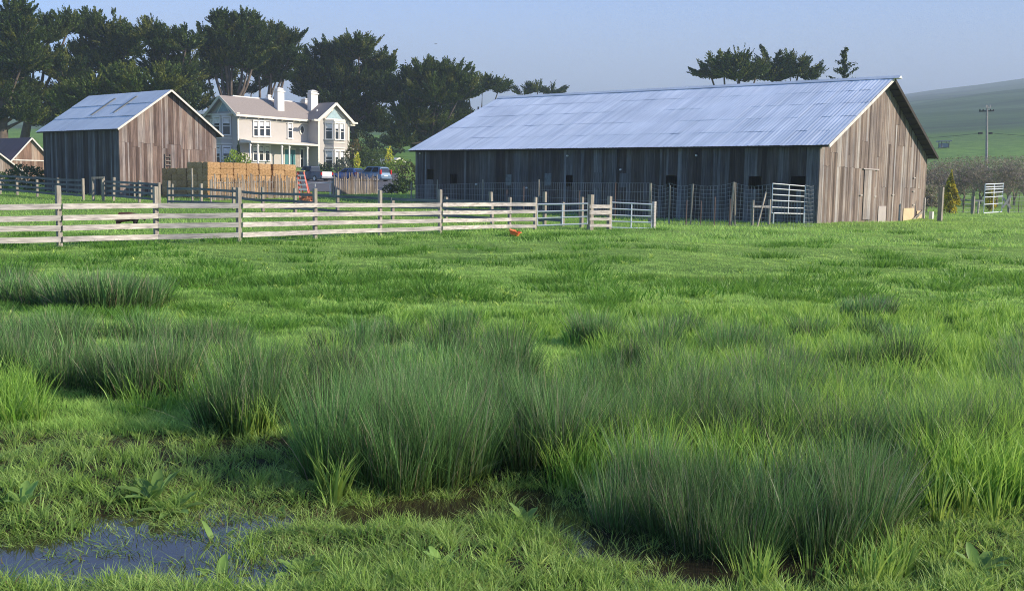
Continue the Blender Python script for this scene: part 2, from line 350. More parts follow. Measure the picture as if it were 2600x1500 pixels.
# ---------------------------------------------------------------- ground, hills, water
def ground_mat(hill=False):
    m, n, l, p = newmat('hill_pasture' if hill else 'pasture'); p.inputs['Roughness'].default_value = .9; p.inputs['Specular IOR Level'].default_value = .15
    t = n.new('ShaderNodeTexCoord')
    def noise(s, d=6, r=.6):
        x = n.new('ShaderNodeTexNoise'); x.inputs['Scale'].default_value = s; x.inputs['Detail'].default_value = d; x.inputs['Roughness'].default_value = r
        l.new(t.outputs['Object'], x.inputs['Vector']); return x
    a = noise(.35); b_ = noise(4, 8, .7); c = noise(.012, 8, .6)
    ra = ramp(n, [(.3, (.12, .22, .04)), (.5, (.20, .33, .06)), (.72, (.29, .41, .10))]); l.new(a.outputs[0], ra.inputs[0])
    rb = ramp(n, [(.3, (.5, .52, .5)), (.7, (1.3, 1.3, 1.2))]); l.new(b_.outputs[0], rb.inputs[0])
    rc = ramp(n, [(.35, (.72, .8, .75)), (.65, (1.12, 1.08, .95))]); l.new(c.outputs[0], rc.inputs[0])
    m1 = n.new('ShaderNodeMix'); m1.data_type = 'RGBA'; m1.blend_type = 'MULTIPLY'; m1.inputs[0].default_value = .9
    l.new(ra.outputs[0], m1.inputs[6]); l.new(rb.outputs[0], m1.inputs[7])
    m2 = n.new('ShaderNodeMix'); m2.data_type = 'RGBA'; m2.blend_type = 'MULTIPLY'; m2.inputs[0].default_value = 1
    l.new(m1.outputs[2], m2.inputs[6]); l.new(rc.outputs[0], m2.inputs[7])
    # bare wet earth in the near hollow (by world position)
    sx = n.new('ShaderNodeSeparateXYZ'); l.new(t.outputs['Object'], sx.inputs[0])
    mr = n.new('ShaderNodeMapRange'); mr.inputs[1].default_value = 6.5; mr.inputs[2].default_value = 10.5; mr.inputs[3].default_value = 1; mr.inputs[4].default_value = 0
    l.new(sx.outputs['Y'], mr.inputs[0])
    mud = ramp(n, [(.35, (.028, .022, .014)), (.6, (.05, .05, .02))]); l.new(b_.outputs[0], mud.inputs[0])
    m3 = n.new('ShaderNodeMix'); m3.data_type = 'RGBA'; l.new(mr.outputs[0], m3.inputs[0]); l.new(m2.outputs[2], m3.inputs[6]); l.new(mud.outputs[0], m3.inputs[7])
    last = m3.outputs[2]
    if hill:      # bright grazed foot of the hill, rougher grey-green slopes above with darker scrub bands
        mp = n.new('ShaderNodeMapping'); mp.inputs['Scale'].default_value = (.006, .03, .05); l.new(t.outputs['Object'], mp.inputs[0])
        x = n.new('ShaderNodeTexNoise'); x.inputs['Scale'].default_value = 1; x.inputs['Detail'].default_value = 10; x.inputs['Roughness'].default_value = .72; l.new(mp.outputs[0], x.inputs['Vector'])
        up = ramp(n, [(.36, (.035, .055, .035)), (.5, (.075, .12, .05)), (.66, (.13, .19, .075))]); l.new(x.outputs[0], up.inputs[0])
        ad = n.new('ShaderNodeMath'); ad.operation = 'MULTIPLY_ADD'; ad.inputs[1].default_value = 160; l.new(x.outputs[0], ad.inputs[0]); l.new(sx.outputs['Y'], ad.inputs[2])
        hm = n.new('ShaderNodeMapRange'); hm.inputs[1].default_value = 330; hm.inputs[2].default_value = 440; l.new(ad.outputs[0], hm.inputs[0])
        m4 = n.new('ShaderNodeMix'); m4.data_type = 'RGBA'; l.new(hm.outputs[0], m4.inputs[0]); l.new(last, m4.inputs[6]); l.new(up.outputs[0], m4.inputs[7])
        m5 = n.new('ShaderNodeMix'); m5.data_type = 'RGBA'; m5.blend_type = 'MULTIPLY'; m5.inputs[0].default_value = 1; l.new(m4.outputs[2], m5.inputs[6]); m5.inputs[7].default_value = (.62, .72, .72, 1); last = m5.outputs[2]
    l.new(last, p.inputs['Base Color'])
    bp = n.new('ShaderNodeBump'); bp.inputs['Strength'].default_value = .9; bp.inputs['Distance'].default_value = .12
    l.new(b_.outputs[0], bp.inputs['Height']); l.new(bp.outputs[0], p.inputs['Normal']); return m
def sheet(name, ys, au, mat):
    """terrain strip; au = lateral coordinates as function of depth (fan)"""
    Y, A = np.meshgrid(ys, au, indexing='ij')
    X = A * (np.abs(Y) * .9 + 14)
    Z = H(X, Y); V = np.stack([X.ravel(), Y.ravel(), Z.ravel()], 1)
    n, k = len(ys), len(au); i = np.arange(n - 1)[:, None] * k + np.arange(k - 1)[None, :]
    Fq = np.stack([i, i + 1, i + k + 1, i + k], -1).reshape(-1, 4)
    o = npmesh(name, V, Fq, None, None, mat)
    o.data.polygons.foreach_set('use_smooth', [True] * len(o.data.polygons)); return tag(o, kind='structure')
gm = ground_mat()
ys = np.concatenate([np.linspace(-70, 2, 20)[:-1], np.arange(2, 10, .06), np.arange(10, 40, .22), np.arange(40, 150.1, 1.1)])
sheet('ground', ys, np.concatenate([np.linspace(-1.5, -.55, 30)[:-1], np.linspace(-.55, .55, 330), np.linspace(.55, 1.5, 30)[1:]]), gm)
ys2 = np.concatenate([[ys[-1]], np.geomspace(ys[-1] + 2, 1900, 120)])
sheet('hills', ys2, np.linspace(-1.1, 1.1, 260), ground_mat(True))
def water_mat():
    m, n, l, p = newmat('marsh_water'); p.inputs['Base Color'].default_value = (.03, .022, .014, 1); p.inputs['Roughness'].default_value = .05
    p.inputs['IOR'].default_value = 1.5; p.inputs['Specular IOR Level'].default_value = .9
    t = n.new('ShaderNodeTexCoord'); x = n.new('ShaderNodeTexNoise'); x.inputs['Scale'].default_value = 9; l.new(t.outputs['Object'], x.inputs['Vector'])
    b_ = n.new('ShaderNodeBump'); b_.inputs['Strength'].default_value = .08; b_.inputs['Distance'].default_value = .01
    l.new(x.outputs[0], b_.inputs['Height']); l.new(b_.outputs[0], p.inputs['Normal']); return m
WATERZ = -.045
mb = MB(); mb.quad((-5, 2.4, WATERZ), (5, 2.4, WATERZ), (5, 8.5, WATERZ), (-5, 8.5, WATERZ))
M['waterm'] = water_mat()
tag(mb.build('water', 'waterm'), kind='structure')
pw = gp(440, 718)
mb = MB(); mb.prism([(pw.x + 1.0 * math.cos(t), pw.y + .55 * math.sin(t), pw.z + .012) for t in np.linspace(0, 2 * PI, 24, endpoint=False)], Vector((0, 0, -.02)))
tag(mb.build('puddle', 'waterm'), kind='structure')
# asphalt yard in front of the house
def drape(name, poly_fn, y0, y1, mat, lift=.03, ny=40, nx=16):
    V = []; Fq = []
    for i in range(ny + 1):
        y = y0 + (y1 - y0) * i / ny; a0, a1 = poly_fn(y)
        for j in range(nx + 1):
            x = (a0 + (a1 - a0) * j / nx) * y; V.append((x, y, h1(x, y) + lift))
    for i in range(ny):
        for j in range(nx):
            q = i * (nx + 1) + j; Fq.append((q, q + 1, q + nx + 2, q + nx + 1))
    o = npmesh(name, np.array(V), np.array(Fq), None, None, mat); return tag(o, kind='structure')
M['asphalt'] = simple('asphalt', (.10, .10, .105), .85, var=.2, scale=4)
drape('yard', lambda y: (-.215 if y < 98 else -.33, -.112), 84, 126, 'asphalt', .04, nx=40)  # hidden left part is widened to cut green bounce light on the house

# ---------------------------------------------------------------- barn and house frame
EX = Vector((.6113, .7914, 0)); EY = Vector((-.7914, .6113, 0)); EZ = Vector((0, 0, 1))
class Frm:
    def __init__(s, O, ex=EX, ey=EY): s.O = Vector(O); s.ex = ex; s.ey = ey
    def p(s, x, y, z): return s.O + s.ex * x + s.ey * y + EZ * z
def plank_wall(fr, axis, length, top, off, bw=.24, th=.03, holes=(), joints=None, base=-.4, gap=.006, jit=.012):
    """vertical boards; axis 'x' -> along ex at local y=off (outward -ey); axis 'y' -> along ey at x=off (outward -ex)"""
    mb = MB(); s = 0.0; jz = None; cnt = 0
    while s < length - .02:
        w_ = min(bw * random.uniform(.55, 1.6), length - s); s1 = s + w_ - gap
        if joints and cnt <= 0: jz = random.choice(joints); cnt = random.randint(2, 8)
        cnt -= 1
        def emit(z0, z1a, z1b):
            o = random.uniform(0, jit); t = th + o
            if axis == 'x':
                P = lambda a, d, z: fr.p(a, off - d, z)
            else:
                P = lambda a, d, z: fr.p(off - d, a, z)
            mb.hexa([P(s, 0, z0), P(s1, 0, z0), P(s1, t, z0), P(s, t, z0), P(s, 0, z1a), P(s1, 0, z1b), P(s1, t, z1b), P(s, t, z1a)])
        ta, tb = top(s), top(s1)
        cuts = []
        for h0, h1_, hz0, hz1 in holes:
            if s1 > h0 + .03 and s < h1_ - .03: cuts.append((hz0, hz1))
        z = base + random.uniform(0, .04)
        zj = (jz + random.uniform(-.03, .03)) if jz else None
        for c0, c1 in sorted(cuts):
            if c0 > z: emit(z, c0, c0)
            z = c1
        if zj and zj > z + .3 and zj < min(ta, tb) - .3:
            emit(z, zj, zj); z = zj + .012
        emit(z, ta, tb)
        s += w_
    return mb
def roof_sheets(fr, x0, z0, x1, z1, y0, y1, sw, rows, th=.0, tilt=.02, lap=.02, wob=.01):
    """overlapping metal sheets from eave (x0,z0) to ridge (x1,z1)"""
    mb = MB(); n = int(round((y1 - y0) / sw)); sw = (y1 - y0) / n
    sl = Vector((x1 - x0, z1 - z0)); nx, nz = -sl.y / sl.length, sl.x / sl.length
    if nz < 0: nx, nz = -nx, -nz
    for r in range(rows):
        t0, t1 = r / rows, (r + 1) / rows + .01 * (r < rows - 1)
        for k in range(n):
            a = y0 + k * sw; bb = a + sw + .03
            e0 = random.uniform(0, tilt); e1 = random.uniform(0, tilt); l0 = lap + random.uniform(0, wob)
            # three ribs per sheet so that the light breaks along it
            m = 6
            for j in range(m):
                ya = a + (bb - a) * j / m; yb = a + (bb - a) * (j + 1) / m
                ra = .012 * (j % 2); rb = .012 * ((j + 1) % 2)
                def P(y, t, e): 
                    x = x0 + (x1 - x0) * t; z = z0 + (z1 - z0) * t
                    return fr.p(x + nx * e, y, z + nz * e)
                ea = e0 + (e1 - e0) * j / m + ra; eb = e0 + (e1 - e0) * (j + 1) / m + rb
                mb.quad(P(ya, t0, ea + l0), P(yb, t0, eb + l0), P(yb, t1, eb), P(ya, t1, ea))
    return mb
def merge_islands(o, d=.0008):
    import bmesh
    bm = bmesh.new(); bm.from_mesh(o.data); bmesh.ops.remove_doubles(bm, verts=bm.verts, dist=d); bm.to_mesh(o.data); bm.free(); return o
def roof_slab(mb, fr, xe, ze, xr, zr, y0, y1, th=.1):
    mb.hexa([fr.p(xe, y0, ze - th), fr.p(xr, y0, zr - th), fr.p(xr, y1, zr - th), fr.p(xe, y1, ze - th),
             fr.p(xe, y0, ze - .01), fr.p(xr, y0, zr - .01), fr.p(xr, y1, zr - .01), fr.p(xe, y1, ze - .01)])

# ---- big barn
O1 = gp(2073, 567); fb = Frm(O1)
BW, BL, BE = 18.3, 27.7, 4.06
BR = 8.05
barn = thing('barn', O1, 'long weathered wooden barn with a bright blue-grey corrugated metal roof', 'barn')
nlong, ngab = -EX, -EY
holes = []
hspec = [(1092, 443, .5), (1153, 455, .52), (1446, 459, .5), (1702, 461, .55), (1916, 464, .5), (2026, 464, .7)]
for px, py, wd in hspec:
    q = onplane(px, py, O1, nlong) - O1; s = q.dot(EY); z = q.z
    holes.append((s - wd / 2, s + wd / 2, z - .33, z + .33))
slope1 = (BR - BE) / (BW / 2)
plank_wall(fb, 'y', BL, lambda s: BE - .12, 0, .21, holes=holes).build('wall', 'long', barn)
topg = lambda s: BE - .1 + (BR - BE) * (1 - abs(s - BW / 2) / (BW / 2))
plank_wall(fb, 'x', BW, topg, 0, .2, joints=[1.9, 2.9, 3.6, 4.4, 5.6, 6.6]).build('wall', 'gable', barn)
fb_far = Frm(fb.p(0, BL, 0)); 
mb = MB(); mb.prism([fb.p(0, BL, -.4), fb.p(BW, BL, -.4), fb.p(BW, BL, BE - .1), fb.p(BW / 2, BL, BR - .1), fb.p(0, BL, BE - .1)], EY * .06); mb.build('wall', 'gable', barn)
mb = MB(); mb.obox(fb.p(BW, 0, -.4), EX * .06, EY * BL, EZ * (BE + .25)); mb.build('wall', 'gable', barn)
OV = .55; EO = .35
ze = BE - slope1 * EO; 
deck = MB()
roof_slab(deck, fb, -EO, ze, BW / 2, BR, -OV, BL + .3); roof_slab(deck, fb, BW + EO, ze, BW / 2, BR, -OV, BL + .3)
deck.build('roof_deck', 'darkwood', barn)
r = merge_islands(roof_sheets(fb, -EO - .1, ze - .05 + .03, BW / 2, BR + .03, -OV - .03, BL + .33, .62, 5, tilt=.022, lap=.008, wob=.003).build('roof', 'tin', barn))
merge_islands(roof_sheets(fb, BW + EO + .1, ze - .02, BW / 2, BR + .03, -OV - .03, BL + .33, .62, 5, tilt=.022, lap=.008, wob=.003).build('roof', 'tin', barn))
mb = MB(); mb.beam(fb.p(-EO, -OV - .05, ze - .06), fb.p(BW / 2, -OV - .05, BR - .06), .05, .17); mb.build('fascia', 'fascia', barn)
mb = MB(); mb.beam(fb.p(BW + EO, -OV - .05, ze - .06), fb.p(BW / 2, -OV - .05, BR - .06), .05, .2); mb.build('fascia', 'darkwood', barn)
mb = MB(); mb.prism([fb.p(BW / 2 - .3, -OV - .4, BR - .04), fb.p(BW / 2 + .3, -OV - .4, BR - .04), fb.p(BW / 2, -OV - .4, BR + .13)], EY * (BL + 1.25)); mb.build('ridge_cap', 'tin2', barn)
mb = MB()   # rafters under the rake overhang
for k in range(28):
        x = (k + .5) * BW / 28
        z = BE + (BR - BE) * (1 - abs(x - BW / 2) / (BW / 2)) - .2
        mb = MB(); mb.obox(fb.p(x, -OV + .02, z), EX * .08, EY * (OV - .06), EZ * .06); mb.build('lookout', 'darkwood', barn)
for k, (px, py, wd, hh, mt) in enumerate([(1293, 457, .45, .7, 'shutter'), (1393, 456, .5, .75, 'shutter'), (1520, 458, .6, .9, 'long'), (1586, 458, .6, .8, 'long')]):
    q = onplane(px, py, O1, nlong) - O1; s = q.dot(EY)
    mb = MB(); mb.obox(fb.p(-.075, s - wd / 2, q.z - hh / 2), EX * .02, EY * wd, EZ * hh); mb.build('shutter', mt, barn)
def gpos(px, py): q = onplane(px, py, O1, ngab) - O1; return q.dot(EX), q.z
def gpanel(name, mat, px0, py0, px1, py1, d=.08, m2=None):
    x0, z0 = gpos(px0, py1); x1, z1 = gpos(px1, py0)
    mb = MB(); mb.obox(fb.p(x0, -d, z0), EX * (x1 - x0), EY * .02, EZ * (z1 - z0)); return mb.build(name, mat, barn)
gpanel('hatch', 'greypanel', 2225, 523, 2247, 570)
gpanel('plywood_sheet', 'ply', 2289, 528, 2318, 570)
gpanel('plywood_sheet', 'ply', 2324, 535, 2338, 556)
# tall sliding door of newer boards with strap hinges
x0, z0 = gpos(2186, 560); x1, z1 = gpos(2218, 432)
mb = plank_wall(Frm(fb.p(x0, 0, 0)), 'x', x1 - x0, lambda s: z1, -.055, .2, base=0.05); dr = mb.build('door', 'gable', barn)
mb = MB(); mb.obox(fb.p(x0 - .3, -.13, z1), EX * (x1 - x0 + .9), EY * .05, EZ * .06); mb.build('door_track', 'greypanel', barn)
for px, py in ((2182, 497), (2217, 500), (2318, 453), (2316, 487), (2316, 521), (2263, 496)):
    x, z = gpos(px, py); mb = MB(); mb.obox(fb.p(x - .16, -.12, z), EX * .36, EY * .03, EZ * .06); mb.build('hinge', 'insul', barn)
mb = MB(); x, z = gpos(2310, 560); x2, z2 = gpos(2340, 533); mb.beam(fb.p(x, -.16, z), fb.p(x2, -.16, z2), .05, .16); mb.build('brace', 'post', barn)
for px, py in ((1069, 390), (1443, 396), (1578, 431), (1770, 395), (1212, 468), (1340, 477)):
    q = onplane(px, py, O1, nlong) - O1; s = q.dot(EY)
    mb = MB(); mb.tube([fb.p(-.05, s, q.z), fb.p(-.16, s, q.z)], .05, 8); mb.build('insulator', 'white', barn)

# ---- small barn
c0 = at(301, 325, 71.0); O2 = Vector((c0.x, c0.y, h1(c0.x, c0.y) - .15)); f2 = Frm(O2)
E2 = c0.z - O2.z + .12; W2 = .1115 * 71; L2 = 10.1; R2 = E2 + 2.75
barn2 = thing('barn', O2, 'tall square weathered barn with grey metal roof behind the dark rail fence', 'barn')
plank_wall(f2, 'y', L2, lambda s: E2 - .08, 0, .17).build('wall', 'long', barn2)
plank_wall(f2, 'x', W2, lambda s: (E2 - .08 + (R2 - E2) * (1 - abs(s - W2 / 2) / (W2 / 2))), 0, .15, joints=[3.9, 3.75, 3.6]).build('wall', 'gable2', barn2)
mb = MB(); mb.prism([f2.p(0, L2, -.4), f2.p(W2, L2, -.4), f2.p(W2, L2, E2 - .1), f2.p(W2 / 2, L2, R2 - .1), f2.p(0, L2, E2 - .1)], EY * .06); mb.build('wall', 'gable', barn2)
mb = MB(); mb.obox(f2.p(W2, 0, -.4), EX * .06, EY * L2, EZ * (E2 + .25)); mb.build('wall', 'gable', barn2)
sl2 = (R2 - E2) / (W2 / 2); eo = .3
mb = MB(); roof_slab(mb, f2, -eo, E2 - sl2 * eo, W2 / 2, R2, -.35, L2 + .4, .08); roof_slab(mb, f2, W2 + eo + .1, E2 - sl2 * (eo + .1), W2 / 2, R2, -.35, L2 + .4, .08); mb.build('roof_deck', 'darkwood', barn2)
merge_islands(roof_sheets(f2, -eo - .06, E2 - sl2 * (eo + .06) + .02, W2 / 2, R2 + .02, -.38, L2 + .43, .66, 3, tilt=.012).build('roof', 'tin2', barn2))
merge_islands(roof_sheets(f2, W2 + eo + .16, E2 - sl2 * (eo + .16) + .02, W2 / 2, R2 + .02, -.38, L2 + .43, .66, 3, tilt=.012).build('roof', 'tin2', barn2))
for ya, t0, t1 in ((2.9, .42, .86), (5.6, .38, .84)):
    x0_, x1_ = -eo + (W2 / 2 + eo) * t0, -eo + (W2 / 2 + eo) * t1
    zf = lambda x: E2 + sl2 * x + .085
    mb = MB(); mb.hexa([f2.p(x0_, ya, zf(x0_) - .02), f2.p(x1_, ya, zf(x1_) - .02), f2.p(x1_, ya + .3, zf(x1_) - .02), f2.p(x0_, ya + .3, zf(x0_) - .02),
                        f2.p(x0_, ya, zf(x0_)), f2.p(x1_, ya, zf(x1_)), f2.p(x1_, ya + .3, zf(x1_)), f2.p(x0_, ya + .3, zf(x0_))]); mb.build('roof_patch', 'rustpatch', barn2)
for sg in (0, 1):
    a = f2.p(-eo, -.4, E2 - sl2 * eo - .03) if not sg else f2.p(W2 + eo + .1, -.4, E2 - sl2 * (eo + .1) - .03)
    mb = MB(); mb.beam(a, f2.p(W2 / 2, -.4, R2 - .03), .04, .13); mb.build('fascia', 'fascia', barn2)
mb = MB()
for k in range(8): mb.obox(f2.p(3.55, -.16, 1.0 + k * .28), EX * .4, EY * .04, EZ * .05)
mb.obox(f2.p(3.5, -.12, .6), EX * .05, EY * .05, EZ * 2.6); mb.obox(f2.p(3.95, -.12, .6), EX * .05, EY * .05, EZ * 2.6); mb.build('wall_ladder', 'post', barn2)

# ---- rust-roofed sheds at the far left
def shed(label, px_l, py_e, px_pk, py_pk, Y, W, L, mats, roofmat, trim='fascia', band=None):
    c = at(px_l, py_e, Y); O = Vector((c.x, c.y, h1(c.x, c.y) - .2)); f = Frm(O); E = c.z - O.z
    pk = onplane(px_pk, py_pk, O, -EY) - O; Rr = pk.z; W = W or pk.dot(EX) * 2
    t = thing('shed', O, label, 'shed')
    plank_wall(f, 'y', L, lambda s: E - .05, 0, .2).build('wall', mats[0], t)
    plank_wall(f, 'x', W, lambda s: E - .05 + (Rr - E) * (1 - abs(s - W / 2) / (W / 2)), 0, .2, joints=[E] if band else None).build('wall', mats[1], t)
    mb = MB(); mb.prism([f.p(0, L, -.4), f.p(W, L, -.4), f.p(W, L, E - .1), f.p(W / 2, L, Rr - .1), f.p(0, L, E - .1)], EY * .05); mb.build('wall', mats[1], t)
    mb = MB(); mb.obox(f.p(W, 0, -.3), EX * .05, EY * L, EZ * (E + .2)); mb.build('wall', mats[1], t)
    s_ = (Rr - E) / (W / 2)
    mb = MB(); roof_slab(mb, f, -.25, E - s_ * .25, W / 2, Rr, -.25, L + .2, .06); roof_slab(mb, f, W + .25, E - s_ * .25, W / 2, Rr, -.25, L + .2, .06); mb.build('roof_deck', 'darkwood', t)
    merge_islands(roof_sheets(f, -.3, E - s_ * .3 + .02, W / 2, Rr + .02, -.27, L + .25, .66, 2, tilt=.01).build('roof', roofmat, t))
    merge_islands(roof_sheets(f, W + .3, E - s_ * .3 + .02, W / 2, Rr + .02, -.27, L + .25, .66, 2, tilt=.01).build('roof', roofmat, t))
    mb = MB(); mb.beam(f.p(-.25, -.29, E - s_ * .25 - .02), f.p(W / 2, -.29, Rr - .02), .04, .12); mb.beam(f.p(W + .25, -.29, E - s_ * .25 - .02), f.p(W / 2, -.29, Rr - .07), .045, .12); mb.build('fascia', trim, t)
    if band:
        mb = MB(); mb.obox(f.p(0, -.09, E - .05), EX * W, EY * .03, EZ * .1); mb.build('band_board', 'fascia', t)
    return t
shed('small brown board shed with dark red rusty roof left of the tall barn', 27, 406, 78, 350, 95, None, 9, ('redboard', 'redboard'), 'rusty', band=True)
shed('low grey board shed at the left edge below the rusty-roofed shed', -75, 440, -5, 388, 88, None, 7, ('long', 'gable'), 'tin2')

# ---------------------------------------------------------------- house
cH = at(603, 282, 125.0); HZ = 2.75
OH = Vector((cH.x, cH.y, HZ)); fh = Frm(OH)
HE = 7.4; HW = 11.0; HD = 5.4; HR = 9.4
house = thing('house', OH, 'pale two-storey Victorian farmhouse with cream trim, bay windows and porch', 'house')
def hx(px, py, off=0.0):
    """photo pixel -> (local x, z) on plane parallel to the front wall, off metres in front of it"""
    q = onplane(px, py, fh.p(0, -off, 0), -EY) - OH; return q.dot(EX), q.z
mb = MB()
mb.prism([fh.p(0, 0, -.8), fh.p(0, HD, -.8), fh.p(0, HD, HE), fh.p(0, HD / 2, HR - .06), fh.p(0, 0, HE)], EX * (HW + .001)); mb.build('wall', 'paint', house)
WX0, WP, WWid = HW + .02, 1.95, 5.35
mb = MB(); mb.prism([fh.p(WX0, -WP, -.8), fh.p(WX0 + WWid, -WP, -.8), fh.p(WX0 + WWid, -WP, HE), fh.p(WX0 + WWid / 2, -WP, HR - .16), fh.p(WX0, -WP, HE)], EY * (HD + WP + 4)); mb.build('wall', 'paint', house)
mb = MB(); mb.obox(fh.p(.3, HD + .01, -.8), EX * (HW - 1), EY * 7, EZ * (HE + .8)); mb.build('wall', 'paint', house)
# roofs
sh = (HR - HE) / (HD / 2); eo = .55
mb = MB(); roof_slab(mb, fh, 0, 0, 0, 0, 0, 0) if False else None
def slabx(mb, x0, x1, y0, z0, y1, z1, th=.16):
    mb.hexa([fh.p(x0, y0, z0 - th), fh.p(x1, y0, z0 - th), fh.p(x1, y1, z1 - th), fh.p(x0, y1, z1 - th), fh.p(x0, y0, z0), fh.p(x1, y0, z0), fh.p(x1, y1, z1), fh.p(x0, y1, z1)])
slabx(mb, -.6, HW + 2.4, -eo, HE - sh * eo + .1, HD / 2, HR + .1)
slabx(mb, -.6, HW + .5, HD + eo, HE - sh * eo + .1, HD / 2, HR + .09)
mb.build('roof', 'shingle', house)
mb = MB(); sw_ = (HR - HE) / (WWid / 2); xm = WX0 + WWid / 2
for sg in (-1, 1):
    xe = xm + sg * (WWid / 2 + .45); zE = HE - sw_ * .45 + .1
    mb.hexa([fh.p(xe, -WP - .5, zE - .14), fh.p(xm, -WP - .5, HR - .04), fh.p(xm, HD + 3, HR - .04), fh.p(xe, HD + 3, zE - .14),
             fh.p(xe, -WP - .5, zE), fh.p(xm, -WP - .5, HR + .1), fh.p(xm, HD + 3, HR + .1), fh.p(xe, HD + 3, zE)])
mb.build('roof', 'shingle', house)
mb = MB(); mb.obox(fh.p(1.5, HD / 2 + .15, HR + .02), EX * (HW - 1.2), EY * .25, EZ * .22); mb.obox(fh.p(1.5, HD / 2 + .4, HR - .2), EX * (HW - 1), EY * 5, EZ * .3); mb.build('ridge_trim', 'white', house)
# cornice and fascia
mb = MB(); mb.obox(fh.p(-.62, -eo - .07, HE - sh * eo - .12), EX * (HW + .4), EY * .06, EZ * .26); mb.obox(fh.p(-.05, -.09, HE - .85), EX * (HW), EY * .08, EZ * .14)
mb.obox(fh.p(-.03, -.06, HE - .3), EX * HW, EY * .05, EZ * .3); mb.build('cornice', 'trim', house)
for k in range(12):
    if k % 3 == 2: continue
    mb = MB(); mb.prism([fh.p(.1 + k * .93, -.1, HE - .7), fh.p(.1 + k * .93, -.1, HE - .3), fh.p(.1 + k * .93, -.5, HE - .3), fh.p(.1 + k * .93, -.42, HE - .45)], EX * .16); mb.build('bracket', 'trim', house)
# left gable rakes
for nm, yy0, yy1 in (('a', -eo, HD / 2), ('b', HD + eo, HD / 2)):
    mb = MB(); mb.beam(fh.p(-.65, yy0, HE - sh * eo - .06), fh.p(-.65, yy1, HR - .06), .06, .32); mb.beam(fh.p(-.04, yy0 * .4 + HD * .3, HE - .1), fh.p(-.04, HD / 2, HR - .55), .06, .12); mb.build('rake_board', 'trim', house)
mb = MB(); mb.prism([fh.p(-.05, HD / 2 - 1.6, HE + .15), fh.p(-.05, HD / 2 + 1.6, HE + .15), fh.p(-.05, HD / 2, HE + 1.35)], EX * .04); mb.build('gable_panel', 'tealtrim', house)
mb = MB(); mb.obox(fh.p(-.5, -.5, HE - .22), EX * .44, EY * (HD + 1), EZ * .14); mb.build('cornice', 'trim', house)
# right gable rakes
for sg in (-1, 1):
    xe = xm + sg * (WWid / 2 + .5)
    mb = MB(); mb.beam(fh.p(xe, -WP - .53, HE - sw_ * .5 - .08), fh.p(xm, -WP - .53, HR - .08), .06, .34); mb.beam(fh.p(xe - sg * .9, -WP - .06, HE - .15), fh.p(xm, -WP - .06, HR - .75), .05, .16); mb.build('rake_board', 'trim', house)
    mb = MB(); mb.obox(fh.p(xe - .5 + sg * .1, -WP - .55, HE - .5), EX * 1.0, EY * .5, EZ * .22); mb.build('cornice', 'trim', house)
    xb = WX0 - .04 if sg < 0 else WX0 + WWid - .22
    mb = MB(); mb.obox(fh.p(xb, -WP - .05, -.8), EX * .26, EY * .05, EZ * (HE + .6)); mb.build('corner_board', 'trim', house)
mb = MB(); mb.prism([fh.p(xm - 1.35, -WP - .12, HE + .0), fh.p(xm + 1.35, -WP - .12, HE + .0), fh.p(xm, -WP - .12, HE + 1.25)], EY * .04); mb.build('gable_panel', 'tealtrim', house)
mb = MB(); mb.obox(fh.p(xm - 1.7, -WP - .3, HE - .22), EX * 3.4, EY * .28, EZ * .2); mb.build('cornice', 'trim', house)
mb = MB(); mb.obox(fh.p(WX0 + WWid, -WP - .35, HE - .75), EX * .8, EY * .6, EZ * .16); mb.build('cornice', 'trim', house)
mb = MB(); mb.obox(fh.p(-.03, -.04, -.8), EX * .2, EY * .04, EZ * (HE + .2)); mb.build('corner_board', 'trim', house)
# windows
def window(O, ex, n, w_, h_, curt=True, arch=False):
    """frame with sash bar, glass set back; O = lower left of the opening on the wall, n outward"""
    mb = MB(); t = .13; d = .12
    mb.obox(O - ex * t, ex * t, n * d, EZ * h_); mb.obox(O + ex * w_, ex * t, n * d, EZ * h_)
    mb.obox(O - ex * (t + .04) - EZ * .14, ex * (w_ + 2 * t + .08), n * (d + .06), EZ * .14); mb.obox(O - ex * (t + .04) + EZ * h_, ex * (w_ + 2 * t + .08), n * (d + .05), EZ * .2)
    mb.obox(O + EZ * (h_ * .5 - .04), ex * w_, n * .07, EZ * .08)
    f = mb.build('window', 'white', house)
    mb = MB(); mb.obox(O + n * .012, ex * w_, n * .02, EZ * h_); mb.build('pane', 'glass', f, root=house)
    if curt:
        mb = MB(); mb.obox(O + ex * .02 + EZ * (h_ * .66) + n * .034, ex * (w_ - .04), n * .008, EZ * (h_ * .30)); mb.build('blind', 'curtain', f, root=house)
def fwin(px0, py0, px1, py1, off=0, **k):
    x0_, z0_ = hx(px0, py1, off); x1_, z1_ = hx(px1, py0, off)
    window(fh.p(x0_, -off, z0_), EX, -EY, x1_ - x0_, z1_ - z0_, **k)
for a, b_ in ((644, 653), (659, 669), (674, 684)): fwin(a, 309, b_, 345)
fwin(731, 314, 740, 350)
for a, b_ in ((643, 652), (658, 667), (673, 683)): fwin(a, 372, b_, 407)
fwin(762, 380, 769, 425, curt=False)
x_, z_ = hx(766, 330); mb = MB(); pts = [fh.p(x_ + .42 * math.cos(t), -.02, z_ + .62 * math.sin(t)) for t in np.linspace(0, 2 * PI, 20, endpoint=False)]; mb.prism(pts, -EY * .08); ov = mb.build('oval_window', 'trim', house)
mb = MB(); mb.prism([fh.p(x_ + .26 * math.cos(t), -.1, z_ + .44 * math.sin(t)) for t in np.linspace(0, 2 * PI, 20, endpoint=False)], -EY * .02); mb.build('pane', 'glass', ov, root=house)
xa, za = hx(723, 412); xb, zb = hx(749, 381)
mb = MB(); mb.obox(fh.p(xa - .12, -.06, -.2), EX * (xb - xa + .24), EY * .05, EZ * (zb + .4)); dfr = mb.build('door_frame', 'trim', house)
